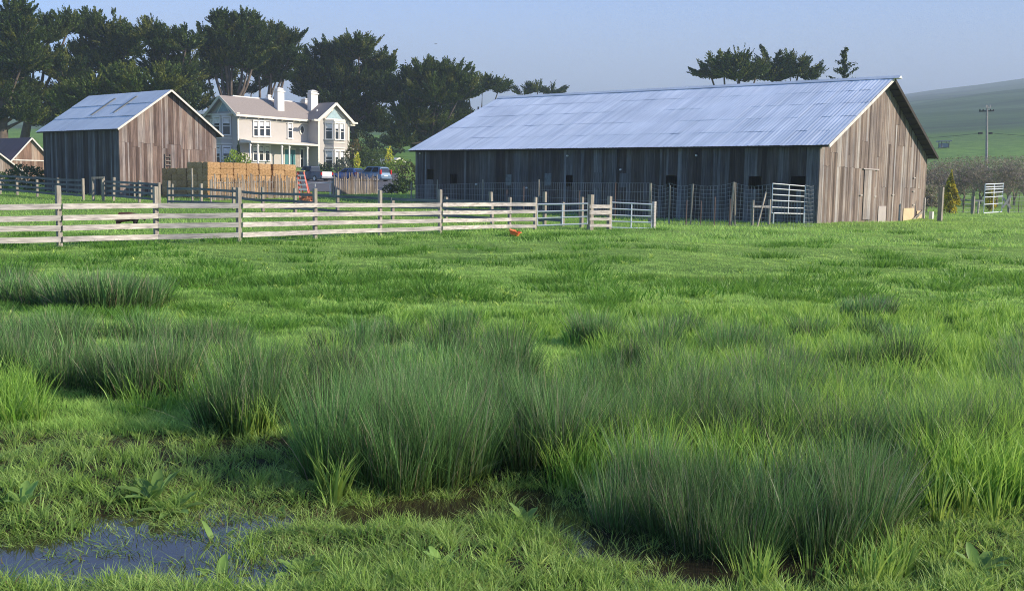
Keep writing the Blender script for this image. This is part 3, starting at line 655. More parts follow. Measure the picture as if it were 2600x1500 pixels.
mb = MB(); mb.obox(fh.p(xa, -.1, -.2), EX * (xb - xa), EY * .03, EZ * (zb + .2)); mb.build('door', 'teal', house)
xa, za = hx(751, 412); xb, zb = hx(760, 379)
mb = MB(); mb.obox(fh.p(xa, -.09, -.2), EX * (xb - xa), EY * .05, EZ * (zb + .2)); mb.build('door', 'brownpanel', house)
# bays
def bay(cx_fn, n, ex, w_, proj, label=None):
    """two-storey canted bay; cx_fn(u,v,z) -> world with u along ex, v outward"""
    P = cx_fn; prof = [(-w_ / 2, 0), (-w_ / 2 + proj * .75, proj), (w_ / 2 - proj * .75, proj), (w_ / 2, 0)]
    mb = MB(); mb.prism([P(u, v, -.8) for u, v in prof], EZ * (HE - .35 + .8)); by = mb.build('bay', 'paint', house)
    for z, hh, e in ((HE - .42, .22, .14), (3.55, .16, .10), (HE - .75, .08, .06), (.5, .12, .08), (4.25, .1, .07)):
        mb = MB(); pr = [(-w_ / 2 - e, 0), (-w_ / 2 + proj * .75 - e * .5, proj + e), (w_ / 2 - proj * .75 + e * .5, proj + e), (w_ / 2 + e, 0)]
        mb.prism([P(u, v, z) for u, v in pr], EZ * hh); mb.build('moulding', 'trim', by, root=house)
    for z0_, z1_ in ((.95, 3.2), (4.75, 6.75)):
        for i in range(3):
            a = Vector(P(*prof[i], 0)); b_ = Vector(P(*prof[i + 1], 0)); d = (b_ - a); L = d.length; d.normalize(); nn = d.cross(EZ); 
            if nn.dot(n) < 0: nn = -nn
            wd = min(L - .4, .85) if i != 1 else L - .5
            if i == 1 and wd > 1.3:
                for q in (0, 1):
                    window(a + d * (.2 + q * (L / 2)) + nn * .01 + EZ * z0_, d, nn, L / 2 - .4, z1_ - z0_)
            else: window(a + d * ((L - wd) / 2) + nn * .01 + EZ * z0_, d, nn, wd, z1_ - z0_)
bay(lambda u, v, z: fh.p(xm + .05 + u, -WP - v, z), -EY, EX, 3.3, .95)
bay(lambda u, v, z: fh.p(-v, HD / 2 - u, z), -EX, -EY, 3.0, .95)
mb = MB(); window(fh.p(-.01, HD - .35, 4.8), -EY, -EX, .5, 1.7)
# porch
PX0, _ = hx(608, 349); PX1 = HW - .02; PD = 1.9; PZ = 3.75
mb = MB(); mb.hexa([fh.p(PX0, -PD - .3, PZ), fh.p(PX1, -PD - .3, PZ), fh.p(PX1, -.01, PZ), fh.p(PX0, -.01, PZ), fh.p(PX0, -PD - .3, PZ + .2), fh.p(PX1, -PD - .3, PZ + .2), fh.p(PX1, -.01, PZ + .5), fh.p(PX0, -.01, PZ + .5)]); mb.build('porch_roof', 'trim', house)
for px in (637, 656, 717, 736, 782):
    x_, _ = hx(px, 400, PD)
    mb = MB(); mb.obox(fh.p(x_ - .1, -PD, .02), EX * .15, EY * .15, EZ * (PZ - .02)); mb.obox(fh.p(x_ - .13, -PD - .05, PZ - .35), EX * .25, EY * .25, EZ * .12); mb.build('porch_post', 'white', house)
mb = MB(); mb.obox(fh.p(PX0 - .2, -PD - .2, -.9), EX * (HW - PX0 + .15), EY * (PD + .15), EZ * .9); mb.build('porch_floor', 'deck', house)
mb = MB()
for k in range(6): mb.obox(fh.p(9.4, -PD - .4 - k * .28, -.2 - k * .17 - .6), EX * 1.4, EY * .28, EZ * .6)
mb.build('steps', 'deck', house)
mb = MB(); mb.beam(fh.p(9.35, -PD - .2, .95), fh.p(9.35, -PD - 2, -.1), .06, .1); mb.beam(fh.p(10.85, -PD - .2, .95), fh.p(10.85, -PD - 2, -.1), .06, .1)
for k in range(7): mb.beam(fh.p(10.85, -PD - .2 - k * .28, .9 - k * .17), fh.p(10.85, -PD - .2 - k * .28, -.1 - k * .17), .04, .04)
mb.build('handrail', 'white', house)
# right side porch
mb = MB(); mb.obox(fh.p(WX0 + WWid + .01, -WP + .4, 3.55), EX * 2.0, EY * 4, EZ * .25); mb.build('porch_roof', 'trim', house)
mb = MB(); mb.obox(fh.p(WX0 + WWid + 1.6, -WP + .6, -.8), EX * .18, EY * .18, EZ * 4.35); mb.build('porch_post', 'white', house)
# chimneys
def chimney(px, wpx, pytop, yl, w_=1.0, d_=.75):
    x_, _ = hx(px, 260, -yl); tz = hx(px, pytop, -yl)[1]
    mb = MB(); mb.obox(fh.p(x_ - w_ / 2, yl - d_ / 2, HE), EX * w_, EY * d_, EZ * (tz - HE - .55)); ch = mb.build('chimney', 'white', house)
    mb = MB(); mb.obox(fh.p(x_ - w_ / 2 - .1, yl - d_ / 2 - .1, tz - .55), EX * (w_ + .2), EY * (d_ + .2), EZ * .16)
    mb.obox(fh.p(x_ - w_ / 2 + .05, yl - d_ / 2 + .05, tz - .39), EX * (w_ - .1), EY * (d_ - .1), EZ * .2)
    a = [fh.p(x_ - w_ / 2 - .05, yl - d_ / 2 - .05, tz - .19), fh.p(x_ + w_ / 2 + .05, yl - d_ / 2 - .05, tz - .19), fh.p(x_ + w_ / 2 + .05, yl + d_ / 2 + .05, tz - .19), fh.p(x_ - w_ / 2 - .05, yl + d_ / 2 + .05, tz - .19)]
    mb.hexa(a + [fh.p(x_ - .2, yl - .15, tz), fh.p(x_ + .2, yl - .15, tz), fh.p(x_ + .2, yl + .15, tz), fh.p(x_ - .2, yl + .15, tz)]); mb.build('chimney_cap', 'white', ch, root=house)
chimney(709, 20, 223, 1.1, 1.05, .7); chimney(794, 22, 229, 1.1, 1.15, .75); chimney(776, 12, 250, 5.5, .9, .9); chimney(682, 10, 241, 5.2, .5, .5)
mb = MB(); x_, z_ = hx(819, 276, 1); mb.tube([fh.p(12.1, -.5, HE + .4), fh.p(12.1, -.5, HE + 1.15)], .1, 8); mb.build('roof_vent', 'white', house)

# little white outbuildings right of the house
def hut(label, px, py_pk, py_base, Y, W, L, mat):
    pk = at(px, py_pk, Y); bs = at(px, py_base, Y); O = Vector((pk.x - .5 * W * EX.x, pk.y, bs.z)); f = Frm(O); hh = pk.z - bs.z; E = hh * .62
    t = thing('garden_shed', O, label, 'shed')
    mb = MB()
    mb.obox(f.p(0, 0, -1.0), EX * (W * .18), EY * .1, EZ * (E + 1.0)); mb.obox(f.p(W * .82, 0, -1.0), EX * (W * .18), EY * .1, EZ * (E + 1.0)); mb.prism([f.p(0, 0, E), f.p(W, 0, E), f.p(W / 2, 0, hh - .1)], EY * .1)
    mb.obox(f.p(0, .1, -1.0), EX * .1, EY * L, EZ * (E + 1.0)); mb.obox(f.p(W - .1, .1, -1.0), EX * .1, EY * L, EZ * (E + 1.0)); mb.obox(f.p(.1, L, -1), EX * (W - .2), EY * .1, EZ * (E + 1))
    mb.build('wall', mat, t)
    mb = MB(); mb.obox(f.p(W * .18, .05, -1), EX * W * .64, EY * .03, EZ * (E + .8)); mb.build('door', 'dark', t)
    mb = MB(); roof_slab(mb, f, -.4, E - .2, W / 2, hh, -.5, L + .3, .1); roof_slab(mb, f, W + .4, E - .2, W / 2, hh, -.5, L + .3, .1); mb.build('roof', 'tin2', t)
    mb = MB(); mb.beam(f.p(-.42, -.53, E - .26), f.p(W / 2, -.53, hh - .06), .05, .2); mb.beam(f.p(W + .42, -.53, E - .26), f.p(W / 2, -.53, hh - .06), .05, .2); mb.build('fascia', 'white', t)
hut('small white gabled garage with dark doorway beyond the parked cars', 1005, 400, 432, 150, 3.2, 4, 'white')
hut('low white outbuilding with pale roof left of the small gabled garage', 972, 405, 424, 165, 5.5, 5, 'white')
# low cream garden wall behind the vehicles
mb = MB(); a = at(800, 441, 123.5); b_ = at(868, 442, 125); mb.obox(Vector((a.x, a.y, 1.6)), b_ - a - EZ * (b_.z - a.z), EY * .25, EZ * (a.z - 1.6)); o = mb.build('garden_wall', 'trim', loc=a); tag(o, 'low cream garden wall behind the dark pickup truck', 'wall')

# ---------------------------------------------------------------- haze
def haze():
    m = bpy.data.materials.new('haze_air'); m.use_nodes = True; n, l = m.node_tree.nodes, m.node_tree.links; n.clear()
    o = n.new('ShaderNodeOutputMaterial'); v = n.new('ShaderNodeVolumePrincipled'); v.inputs['Density'].default_value = HAZE
    v.inputs['Color'].default_value = (.70, .82, .96, 1); v.inputs['Anisotropy'].default_value = .0
    l.new(v.outputs[0], o.inputs['Volume'])
    mb = MB(); mb.obox(Vector((-2600, -90, -3)), Vector((5200, 0, 0)), Vector((0, 2100, 0)), Vector((0, 0, 215)))
    return tag(mb.build('haze', m), 'pale blue morning haze over the pasture and hills', None, None, 'stuff')
HAZE = .00042
haze()
def fog_bank():
    m = bpy.data.materials.new('fog_air'); m.use_nodes = True; n, l = m.node_tree.nodes, m.node_tree.links; n.clear()
    o = n.new('ShaderNodeOutputMaterial'); v = n.new('ShaderNodeVolumePrincipled'); v.inputs['Density'].default_value = .0021
    v.inputs['Color'].default_value = (.70, .79, .90, 1); l.new(v.outputs[0], o.inputs['Volume'])
    mb = MB(); mb.obox(Vector((-470, 880, 74)), Vector((2910, 0, 0)), Vector((0, 1080, 0)), Vector((0, 0, 132)))
    return tag(mb.build('fog', m), 'bank of grey morning fog lying on the hill crests', None, None, 'stuff')
fog_bank()
#PART2
# ---------------------------------------------------------------- trees and shrubs
def leafset(P, D, size, col, jitter=.7, aspect=.35):
    """P (n,3) leaf positions, D (n,3) direction, size (n,), col (n,3) -> kite quads"""
    n = len(P)
    D = D + rng.normal(0, jitter, (n, 3)); D /= np.linalg.norm(D, axis=1)[:, None] + 1e-9
    R = rng.normal(0, 1, (n, 3)); S = np.cross(D, R); S /= np.linalg.norm(S, axis=1)[:, None] + 1e-9
    s = size[:, None]
    a = P - D * s * .5; c = P + D * s * .5; b1 = P + S * s * aspect; b2 = P - S * s * aspect
    V = np.stack([a, b1, c, b2], 1).reshape(-1, 3); Fq = np.arange(4 * n).reshape(n, 4)
    return V, Fq, np.repeat(col, 4, 0)
DARKG = np.array([.022, .048, .012]); MIDG = np.array([.07, .11, .02]); YELG = np.array([.19, .20, .035])
def cypress(name, label, Y, lobes, trunk_px, base_py=None, group='cypress trees behind the farm', spray=1.0, tips=(), tone=0.0, lean=0, dens=1.0, limbs=True):
    """lobes: (px, py, rx_px, ry_px) ellipsoids of foliage; trunk_px: pixel column of the trunk foot"""
    g = gY(trunk_px, Y); t = thing(name, g, label, 'tree', group)
    s = Y / F; PV = []; DV = []; SV = []; CV = []
    tb = MB(); cz = [at(px, py, Y) for px, py, rx, ry in lobes]
    topz = max(c.z for c in cz); mid = sum((c for c in cz), Vector((0, 0, 0))) / len(cz)
    fork = g + Vector(((mid.x - g.x) * .35 + lean, 0, (topz - g.z) * .42))
    r_ = max(.25, (topz - g.z) * .033)
    tb.tube([g - EZ * .3, g + (fork - g) * .5 + Vector((random.uniform(-.3, .3), 0, 0)), fork, fork + Vector((random.uniform(-.5, .5), .2, (topz - fork.z) * .6))], [r_ * 1.25, r_, r_ * .8, r_ * .3], 7)
    fans = []
    for c, (px, py, rx, ry) in zip(cz, lobes):
        c = c + Vector((0, random.uniform(-1, 1) * rx * s * .5, 0)); RX, RZ = rx * s * .98, ry * s * .9; RY = (RX + RZ) * .5
        if limbs:
            k = random.uniform(.15, .95); st = g.lerp(fork, .55 + .45 * k); m_ = st.lerp(c, .55) + Vector((random.uniform(-.4, .4), random.uniform(-.4, .4), -.25 * RZ + random.uniform(-.3, .3)))
            tb.tube([st, m_, c - EZ * RZ * .1, c + Vector((random.uniform(-.4, .4) * RX, 0, RZ * .6))], [r_ * .5, r_ * .34, r_ * .2, r_ * .06], 5)
        nf = int(max(7, 15.5 * dens * (RX * RZ) ** .5 * (RX + RZ) / 5))
        for i in range(nf):
            th = random.uniform(0, 2 * PI); ph = math.asin(random.uniform(-.6, 1))
            d = Vector((math.cos(th) * math.cos(ph), math.sin(th) * math.cos(ph), math.sin(ph)))
            tip = c + Vector((d.x * RX, d.y * RY, d.z * RZ)) * random.uniform(.62, 1.16) + EZ * RZ * .12
            st = c + Vector((d.x * RX, d.y * RY, d.z * RZ)) * random.uniform(.05, .3) - EZ * RZ * .25
            fans.append((st, tip, 1.0))
    for px, py in tips:
        p = at(px, py, Y); k_ = min(cz, key=lambda c_: (c_ - p).length); v = (p - k_); fans.append((p - v.normalized() * min(v.length, 4.2), p, .62))
    for st, tip, fat in fans:
        ax = tip - st; ln = ax.length; ax.normalize(); side = ax.cross(EZ); side = side.normalized() if side.length > .1 else Vector((1, 0, 0)); up = side.cross(ax).normalized()
        if up.z < 0: up = -up
        q = min(1.25, max(0, random.gauss(.5 + tone, .45))); base = DARKG * (1 - q) + MIDG * q
        if random.random() < .16 + tone * .5: base = base * .4 + YELG * .6
        tb.tube([st, tip - ax * ln * .3], [.07, .02], 4) if random.random() < .5 else None
        ns = int(6 + ln * 2.0)
        for a in range(ns):
            t_ = (a + random.random()) / ns; sg = random.choice((-1, 1)); p0 = st + ax * ln * t_ + up * (.25 * t_ * t_ * ln)
            dr = (ax * 1.0 + side * sg * random.uniform(.1, .9) * (1 - .5 * t_) + up * random.uniform(-.1, .45) + EZ * .38).normalized()
            sl = spray * fat * (1.7 * (1 - t_) + 1.1) * random.uniform(.7, 1.2); k = int(32 * dens + 3)
            tt = rng.random(k) ** .8; wd = (.17 * spray * (1 - tt) ** .9 + .015)
            P = np.array(p0)[None] + tt[:, None] * sl * np.array(dr)[None] + rng.normal(0, 1, (k, 3)) * wd[:, None] * np.array([1, 1, .5])
            PV.append(P); DV.append(np.repeat(np.array(dr)[None], k, 0)); SV.append(rng.uniform(.22, .48, k) * (1 - .4 * tt) * spray ** .5)
            CV.append(base[None] * rng.uniform(.65, 1.4, (k, 1)) * random.uniform(.85, 1.15))
    P, D_, S_, Cc = np.concatenate(PV), np.concatenate(DV), np.concatenate(SV), np.concatenate(CV)
    V, Fq, col = leafset(P, D_, S_, Cc, .4, .26)
    o = npmesh('crown', V, Fq, None, col, 'leaf', tuple(g)); o.location = (0, 0, 0); o.parent = t
    tb.build('trunk', 'bark', t, smooth=True); return t
cypress('cypress_tree', 'tallest dark cypress cut off by the left edge of the photo', 118, [(20, 60, 60, 45), (-30, 150, 80, 60), (60, 160, 60, 55), (0, 240, 60, 50), (60, 300, 55, 35), (40, 100, 70, 45), (-20, 310, 50, 30), (20, 270, 60, 35), (10, 190, 60, 45)], 5, tips=[(25, -12), (50, -5), (85, 28), (95, 40), (70, 5)])
cypress('cypress_tree', 'broad cypress second from the left edge behind the shed roof', 126, [(125, 95, 50, 42), (165, 75, 35, 30), (100, 170, 60, 50), (160, 190, 55, 55), (85, 250, 50, 40), (150, 270, 50, 45), (190, 300, 45, 30), (110, 310, 45, 25)], 48, tips=[(130, 42), (160, 48), (115, 45), (185, 62)], tone=.1)
cypress('cypress_tree', 'spreading cypress with upswept tips above the tall barn roof ridge', 132, [(235, 85, 50, 38), (290, 110, 60, 42), (205, 150, 50, 45), (270, 170, 70, 50), (330, 130, 40, 45), (225, 230, 60, 45)], 172, tips=[(210, 38), (265, 40), (295, 33), (250, 36), (340, 70), (315, 62)])
cypress('cypress_tree', 'lower dense yellow-green cypress close behind the tall barn roof', 112, [(240, 250, 60, 42), (310, 230, 60, 50), (370, 240, 55, 35), (180, 270, 50, 40), (420, 225, 45, 35)], 260, tone=.45, tips=[(150, 215), (390, 205)])
cypress('cypress_tree', 'ragged cypress with two spiky leaders over the right end of the barn roof', 128, [(385, 100, 35, 35), (425, 125, 50, 40), (395, 175, 60, 45), (460, 190, 50, 55), (475, 120, 40, 38), (440, 245, 60, 45), (490, 270, 45, 40)], 420, tips=[(357, 55), (375, 63), (400, 75), (474, 72), (455, 80), (420, 78)])
cypress('cypress_tree', 'tall open cypress with bare forking limbs left behind the house', 136, [(560, 75, 40, 35), (620, 75, 45, 38), (530, 120, 45, 35), (590, 125, 70, 40), (650, 120, 40, 38), (525, 190, 45, 35), (560, 160, 60, 30), (630, 165, 60, 32), (500, 230, 30, 25)], 590, tips=[(555, 38), (570, 42), (618, 36), (640, 40), (495, 72), (530, 55), (655, 65)])
cypress('cypress_tree', 'cypress with a long side tip behind the left chimney of the house', 140, [(690, 105, 45, 30), (735, 120, 35, 30), (680, 145, 60, 35), (730, 165, 50, 35), (660, 185, 50, 28), (700, 200, 40, 22)], 672, tips=[(782, 93), (770, 98), (720, 72), (700, 72)])
cypress('cypress_tree', 'slim cypress trunk with small crown between the house chimneys', 144, [(600, 235, 35, 20), (640, 232, 30, 16), (665, 215, 35, 15), (580, 205, 30, 18)], 640, tone=.1)
cypress('cypress_tree', 'massive round-topped cypress behind the right wing of the house', 148, [(850, 150, 60, 45), (915, 140, 60, 40), (800, 175, 55, 45), (960, 180, 50, 45), (880, 215, 90, 55), (800, 235, 55, 40), (970, 245, 50, 50), (900, 290, 70, 45), (950, 320, 55, 40), (860, 270, 60, 40), (780, 205, 40, 30)], 905, tips=[(875, 104), (905, 102), (930, 108), (1012, 145), (990, 130), (765, 130), (725, 213), (850, 115), (950, 112)])
cypress('cypress_tree', 'dense cypress with drooping lower foliage left of the long barn', 142, [(1080, 195, 55, 35), (1140, 200, 55, 35), (1030, 230, 50, 45), (1110, 250, 80, 50), (1050, 300, 60, 50), (1020, 360, 38, 45), (1100, 330, 60, 50), (1170, 240, 50, 40), (1090, 380, 45, 40)], 1100, tips=[(1050, 168), (1130, 166), (1180, 168), (1215, 185), (1075, 165)], tone=.05)
cypress('cypress_tree', 'smaller cypress peeking over the left end of the long barn ridge', 160, [(1225, 225, 40, 20), (1265, 232, 30, 16), (1190, 235, 40, 30), (1160, 300, 50, 60)], 1215, tips=[(1290, 214), (1298, 218), (1265, 215)])
cypress('cypress_tree', 'flat-topped distant cypress above the left part of the long barn roof', 190, [(1365, 232, 38, 14), (1400, 236, 35, 12), (1330, 236, 30, 12)], 1370, tips=[(1442, 232), (1435, 229)], spray=.8)
cypress('cypress_tree', 'wide flat cypress on the left of the pair behind the barn ridge', 135, [(1835, 172, 40, 15), (1880, 170, 45, 16), (1810, 193, 45, 14), (1870, 200, 60, 22), (1920, 187, 35, 18)], 1870, tips=[(1753, 190), (1793, 148), (1822, 142), (1855, 141), (1765, 196)], dens=1.2)
cypress('cypress_tree', 'wind-swept cypress on the right of the pair behind the barn ridge', 138, [(1960, 172, 42, 16), (2010, 174, 40, 15), (1960, 200, 60, 20), (2030, 188, 35, 13), (2060, 203, 30, 8)], 1990, tips=[(1922, 129), (1932, 136), (1985, 142), (2018, 145), (2050, 160), (2090, 172), (2083, 175)], dens=1.2)
# conical young conifer
def conifer(label, px, top, Y, base_w, col, name='conifer_tree', n=40, group=None, basez=None, leafs=26, sz=.34):
    g = gY(px, Y); tp = at(px, top, Y); g.x = tp.x; hgt = tp.z - g.z; t = thing(name, g, label, 'tree', group); tb = MB(); tb.tube([g - EZ * .2, g + EZ * hgt * .6, tp], [hgt * .02, hgt * .012, .02], 6)
    PV = []; DV = []; CV = []; SV = []
    for i in range(n):
        f = (i + random.random()) / n; z = hgt * (.1 + .88 * f); ln = base_w * (1 - f) ** .9 * random.choice((.45, .7, 1.25)) + .1; th = random.uniform(0, 2 * PI)
        d = Vector((math.cos(th), math.sin(th), random.uniform(.35, .8))).normalized(); st = g + EZ * z
        tb.tube([st, st + d * ln * .8], [.03, .01], 4)
        tt = rng.random(leafs); P = np.array(st)[None] + tt[:, None] * ln * np.array(d)[None] + rng.normal(0, .09 * sz / .34, (leafs, 3)); PV.append(P); DV.append(np.repeat(np.array(d)[None], leafs, 0)); SV.append(rng.uniform(.6, 1.2, leafs) * sz)
        c_ = col[0] * (1 - f * .7) + col[1] * f * .7; CV.append(c_[None] * rng.uniform(.6, 1.3, (leafs, 1)))
    V, Fq, cc = leafset(np.concatenate(PV), np.concatenate(DV), np.concatenate(SV), np.concatenate(CV), .45, .25)
    o = npmesh('crown', V, Fq, None, cc, 'leaf', tuple(g)); o.location = (0, 0, 0); o.parent = t; tb.build('trunk', 'bark', t); return t
conifer('narrow spiky conifer top poking above the barn ridge', 2148, 116, 110, 5.6, (DARKG, MIDG * .8), n=110, leafs=40, sz=.3)
GOLD = np.array([.80, .68, .06]); OLV = np.array([.08, .10, .02])
jb = gp(2410, 543)
def shrub(label, px, base, rx, h, cols, Y=None, name='shrub', n=900, cat='shrub', leaf=.16, shape=1.0, group=None, loc=None, zoff=0):
    g = Vector(loc) if loc is not None else (gY(px, Y) if Y else gp(px, base))
    t = thing(name, g, label, cat, group); tb = MB()
    for k in range(5): a = random.uniform(0, 6.28); tb.tube([g - EZ * .1, g + Vector((math.cos(a) * rx * .4, math.sin(a) * rx * .4, h * .6))], [.04, .015], 4)
    tb.build('stem', 'bark', t)
    d = rng.normal(0, 1, (n, 3)); d /= np.linalg.norm(d, axis=1)[:, None]; r = rng.uniform(.5, 1, n) ** .6 * (1 + .18 * np.sin(d[:, 0] * 7 + d[:, 2] * 5 + px))
    z = (d[:, 2] * r * .5 + .5)
    taper = 1 - z * (1 - shape)
    P = np.stack([g.x + d[:, 0] * r * rx * taper, g.y + d[:, 1] * r * rx * taper, g.z + z * h + zoff], 1)
    q = rng.random((n, 1)); c0_, c1_ = cols; lum = np.clip((waves(P[:, 0] * 1.0, P[:, 2] * 1.3, 1.1)[:, None] * .35 + q * .9), 0, 1)
    V, Fq, cc = leafset(P, d + np.array([0, 0, .5]), rng.uniform(.6, 1.3, n) * leaf, c0_ * (1 - lum) + c1_ * lum, .6, .32)
    o = npmesh('foliage', V, Fq, None, cc, 'leaf', tuple(g)); o.location = (0, 0, 0); o.parent = t; return t
g0 = np.array([.025, .05, .018]); g1 = np.array([.07, .11, .03]); yg = np.array([.30, .42, .05]); og = np.array([.13, .16, .12])
shrub('golden juniper with dark lower foliage right of the barn corner', 2410, 543, .95, 3.2, (np.array([.09, .10, .02]), GOLD), n=3000, name='juniper', shape=.12, leaf=.17)
shrub('small golden juniper behind the tall metal gate at the right', 2514, 536, .65, 2.1, (np.array([.06, .075, .015]), GOLD * .9), n=1300, name='juniper', shape=.25, leaf=.15)
shrub('round grey-green shrub at the foot of the house bay window', 868, 440, 1.05, 2.3, (np.array([.07, .09, .06]), np.array([.17, .2, .15])), Y=122, n=1300, leaf=.2)
shrub('dark green shrub left of the round grey-green shrub by the house', 826, 440, .8, 1.5, (g0, g1), Y=123, n=700, leaf=.2)
shrub('bright lime green bush behind the left part of the straw stack', 602, 420, 1.5, 3.2, (g1, yg * 1.3), Y=108, n=1300, leaf=.24)
shrub('thin dark cypress-like shrub beside the left end of the porch', 607, 400, .35, 3.4, (g0, g1 * .8), Y=119, n=700, leaf=.2, shape=.4, zoff=.8)
shrub('large dark evergreen shrub beside the right end of the house', 915, 440, 2.2, 5.2, (g0, np.array([.07, .085, .03])), Y=140, n=2600, leaf=.32)
shrub('bronze green shrub between the house and the blue cars', 900, 440, 1.2, 3.6, (g1, np.array([.18, .12, .04])), Y=131, n=1200, leaf=.24)
shrub('leafy green garden bush behind the blue hatchback', 935, 440, 1.7, 2.8, (g1 * .7, g1 * 1.4), Y=130, n=1500, leaf=.25)
shrub('mid green bush in front of the low white outbuilding', 965, 440, 1.5, 2.6, (g1 * .8, g1 * 1.6), Y=134, n=1300, leaf=.24)
shrub('narrow yellow flowering plant beside the white garage', 988, 440, .5, 3.0, (yg, GOLD), Y=128, n=500, leaf=.2)
shrub('narrow yellow flowering plant between the cars and the house', 906, 440, .4, 2.6, (yg, GOLD), Y=126, n=400, leaf=.2)
shrub('yellow-green low bush in front of the white garage', 1012, 450, 1.5, 1.7, (g1, yg), Y=127, n=1100, leaf=.22)
shrub('tangled brown-green bush against the left corner of the long barn', 1040, 455, 1.2, 2.5, (np.array([.07, .06, .03]), g1), Y=95, n=1100, leaf=.2)
shrub('dark green rounded shrub by the asphalt left of the long barn', 1022, 484, .95, 1.3, (g0, g1), Y=84, n=1200, leaf=.16)
shrub('small dark shrub on the grass bank beside the picket fence', 990, 480, .6, .8, (g0, g1), Y=84, n=500, leaf=.14)
shrub('leafy green elder bush in front of the rusty-roofed shed', 68, 470, 1.4, 1.9, (g0 * 1.2, g1 * 1.2), Y=78, n=1500, leaf=.2)
shrub('lime green bush at the left edge in front of the low shed', 2, 480, 1.0, 1.2, (g1, yg * 1.2), Y=80, n=900, leaf=.18)
# low conifers filling the gap between the barn and the long cypress row
shrub('dark hedge foliage between the house and the long barn', 985, 420, 3.0, 3.6, (g0 * .8, g1 * .8), Y=175, n=1800, leaf=.4)

# bare orchard trees on the right
def bare_tree(label, px, Y, h, seed, spread=1.0):
    rs = random.Random(seed); g = gY(px, Y); t = thing('orchard_tree', g, label, 'tree', 'bare orchard trees beyond the wire fence')
    tb = MB(); tw = MB()
    def grow(p, d, L, r, lvl):
        q = p + d * L; m_ = p + d * L * .5 + Vector((rs.uniform(-.1, .1), rs.uniform(-.1, .1), rs.uniform(-.05, .1))) * L
        tb.tube([p, m_, q], [r, r * .8, r * .6], 5 if lvl < 2 else 3)
        if lvl >= 7: return
        for k in range(rs.choice((2, 3, 3)) if lvl < 5 else 3):
            nd = (d + Vector((rs.uniform(-1, 1) * spread, rs.uniform(-1, 1) * spread, rs.uniform(-.45, .55)))).normalized()
            grow(q if k else m_, nd, L * rs.uniform(.66, .92), max(r * .62, .022), lvl + 1)
    grow(g - EZ * .1, Vector((rs.uniform(-.15, .15), 0, 1)).normalized(), h * .24, h * .032, 0)
    tb.build('trunk', 'twig', t)
    n_ = 1500; P = np.array(g)[None] + np.stack([rng.normal(0, h * .27, n_), rng.normal(0, h * .25, n_), h * rng.uniform(.25, 1.0, n_)], 1)
    q = rng.random((n_, 1)); cc_ = (np.array([.12, .09, .06]) * (1 - q) + np.array([.34, .30, .22]) * q); gr = rng.random(n_) < .22; cc_[gr] = (.16, .19, .06)
    V, Fq, cc_ = leafset(P, rng.normal(0, 1, (n_, 3)) + np.array([0, 0, .5]), rng.uniform(.12, .4, n_), cc_, .5, .09)
    o = npmesh('twigs', V, Fq, None, cc_, 'leaf', tuple(g)); o.location = (0, 0, 0); o.parent = t; return t
for i, (px, Y, h) in enumerate([(2362, 104, 4.4), (2405, 112, 4.6), (2450, 106, 4.5), (2492, 114, 4.9), (2535, 104, 4.6), (2578, 110, 4.9), (2625, 106, 4.8), (2385, 124, 5), (2430, 128, 5.2), (2475, 126, 5.3), (2520, 127, 5.4), (2562, 124, 5.3), (2605, 126, 5.4), (2665, 112, 5)]):
    near = i < 7 or i == 13
    words = ['right at the barn corner', 'behind the golden juniper', 'right of the golden juniper', 'left of the tall right-hand gate', 'behind the crossed boards', 'second from the right edge', 'at the right edge', 'beyond the barn corner', 'beyond the golden juniper', 'left of the utility pole foot', 'right of the utility pole foot', 'behind the crossed boards in the rear row', 'at the right edge in the rear row', 'just outside the right edge'][i]
    bare_tree('bare orchard tree ' + ('in the near row ' if near else '' if 'rear row' in words else 'in the rear row ') + words, px, Y, h, 40 + i)
# whitish bare shrub at the barn corner
bare = bare_tree('small pale bare shrub leaning out at the barn corner', 2358, 84, 2.2, 91, 1.3); bare['category'] = 'shrub'; del bare['group']

# ---------------------------------------------------------------- fences
def post_from_px(mb_, px, top, base, w_=.13, ptop=None, Y=None, dx=0):
    g = gp(px, base) if Y is None else gY(px, Y); hgt = (base - top) / F * g.y * 1.01
    if Y is not None: hgt = at(px, top, Y).z - g.z
    d = Vector((dx / F * g.y, 0, 0))
    top_p = g + EZ * hgt + d
    mb_.tube([g - EZ * .25, g + EZ * hgt * .5 + d * .5, top_p], [w_ * .56, w_ * .54, w_ * .5], 7); return g, hgt
def sq_post(mb_, g, hgt, w_=.13, lean=(0, 0)):
    a = Vector((.73, -.69, 0)) * w_; b_ = Vector((.69, .73, 0)) * w_; c = a / 2 + b_ / 2; L = Vector((lean[0], lean[1], 0))
    mb_.hexa([g - c - EZ * .25, g - c + a - EZ * .25, g - c + a + b_ - EZ * .25, g - c + b_ - EZ * .25, g - c + L + EZ * hgt, g - c + a + L + EZ * hgt, g - c + a + b_ + L + EZ * (hgt - .01), g - c + b_ + L + EZ * hgt])
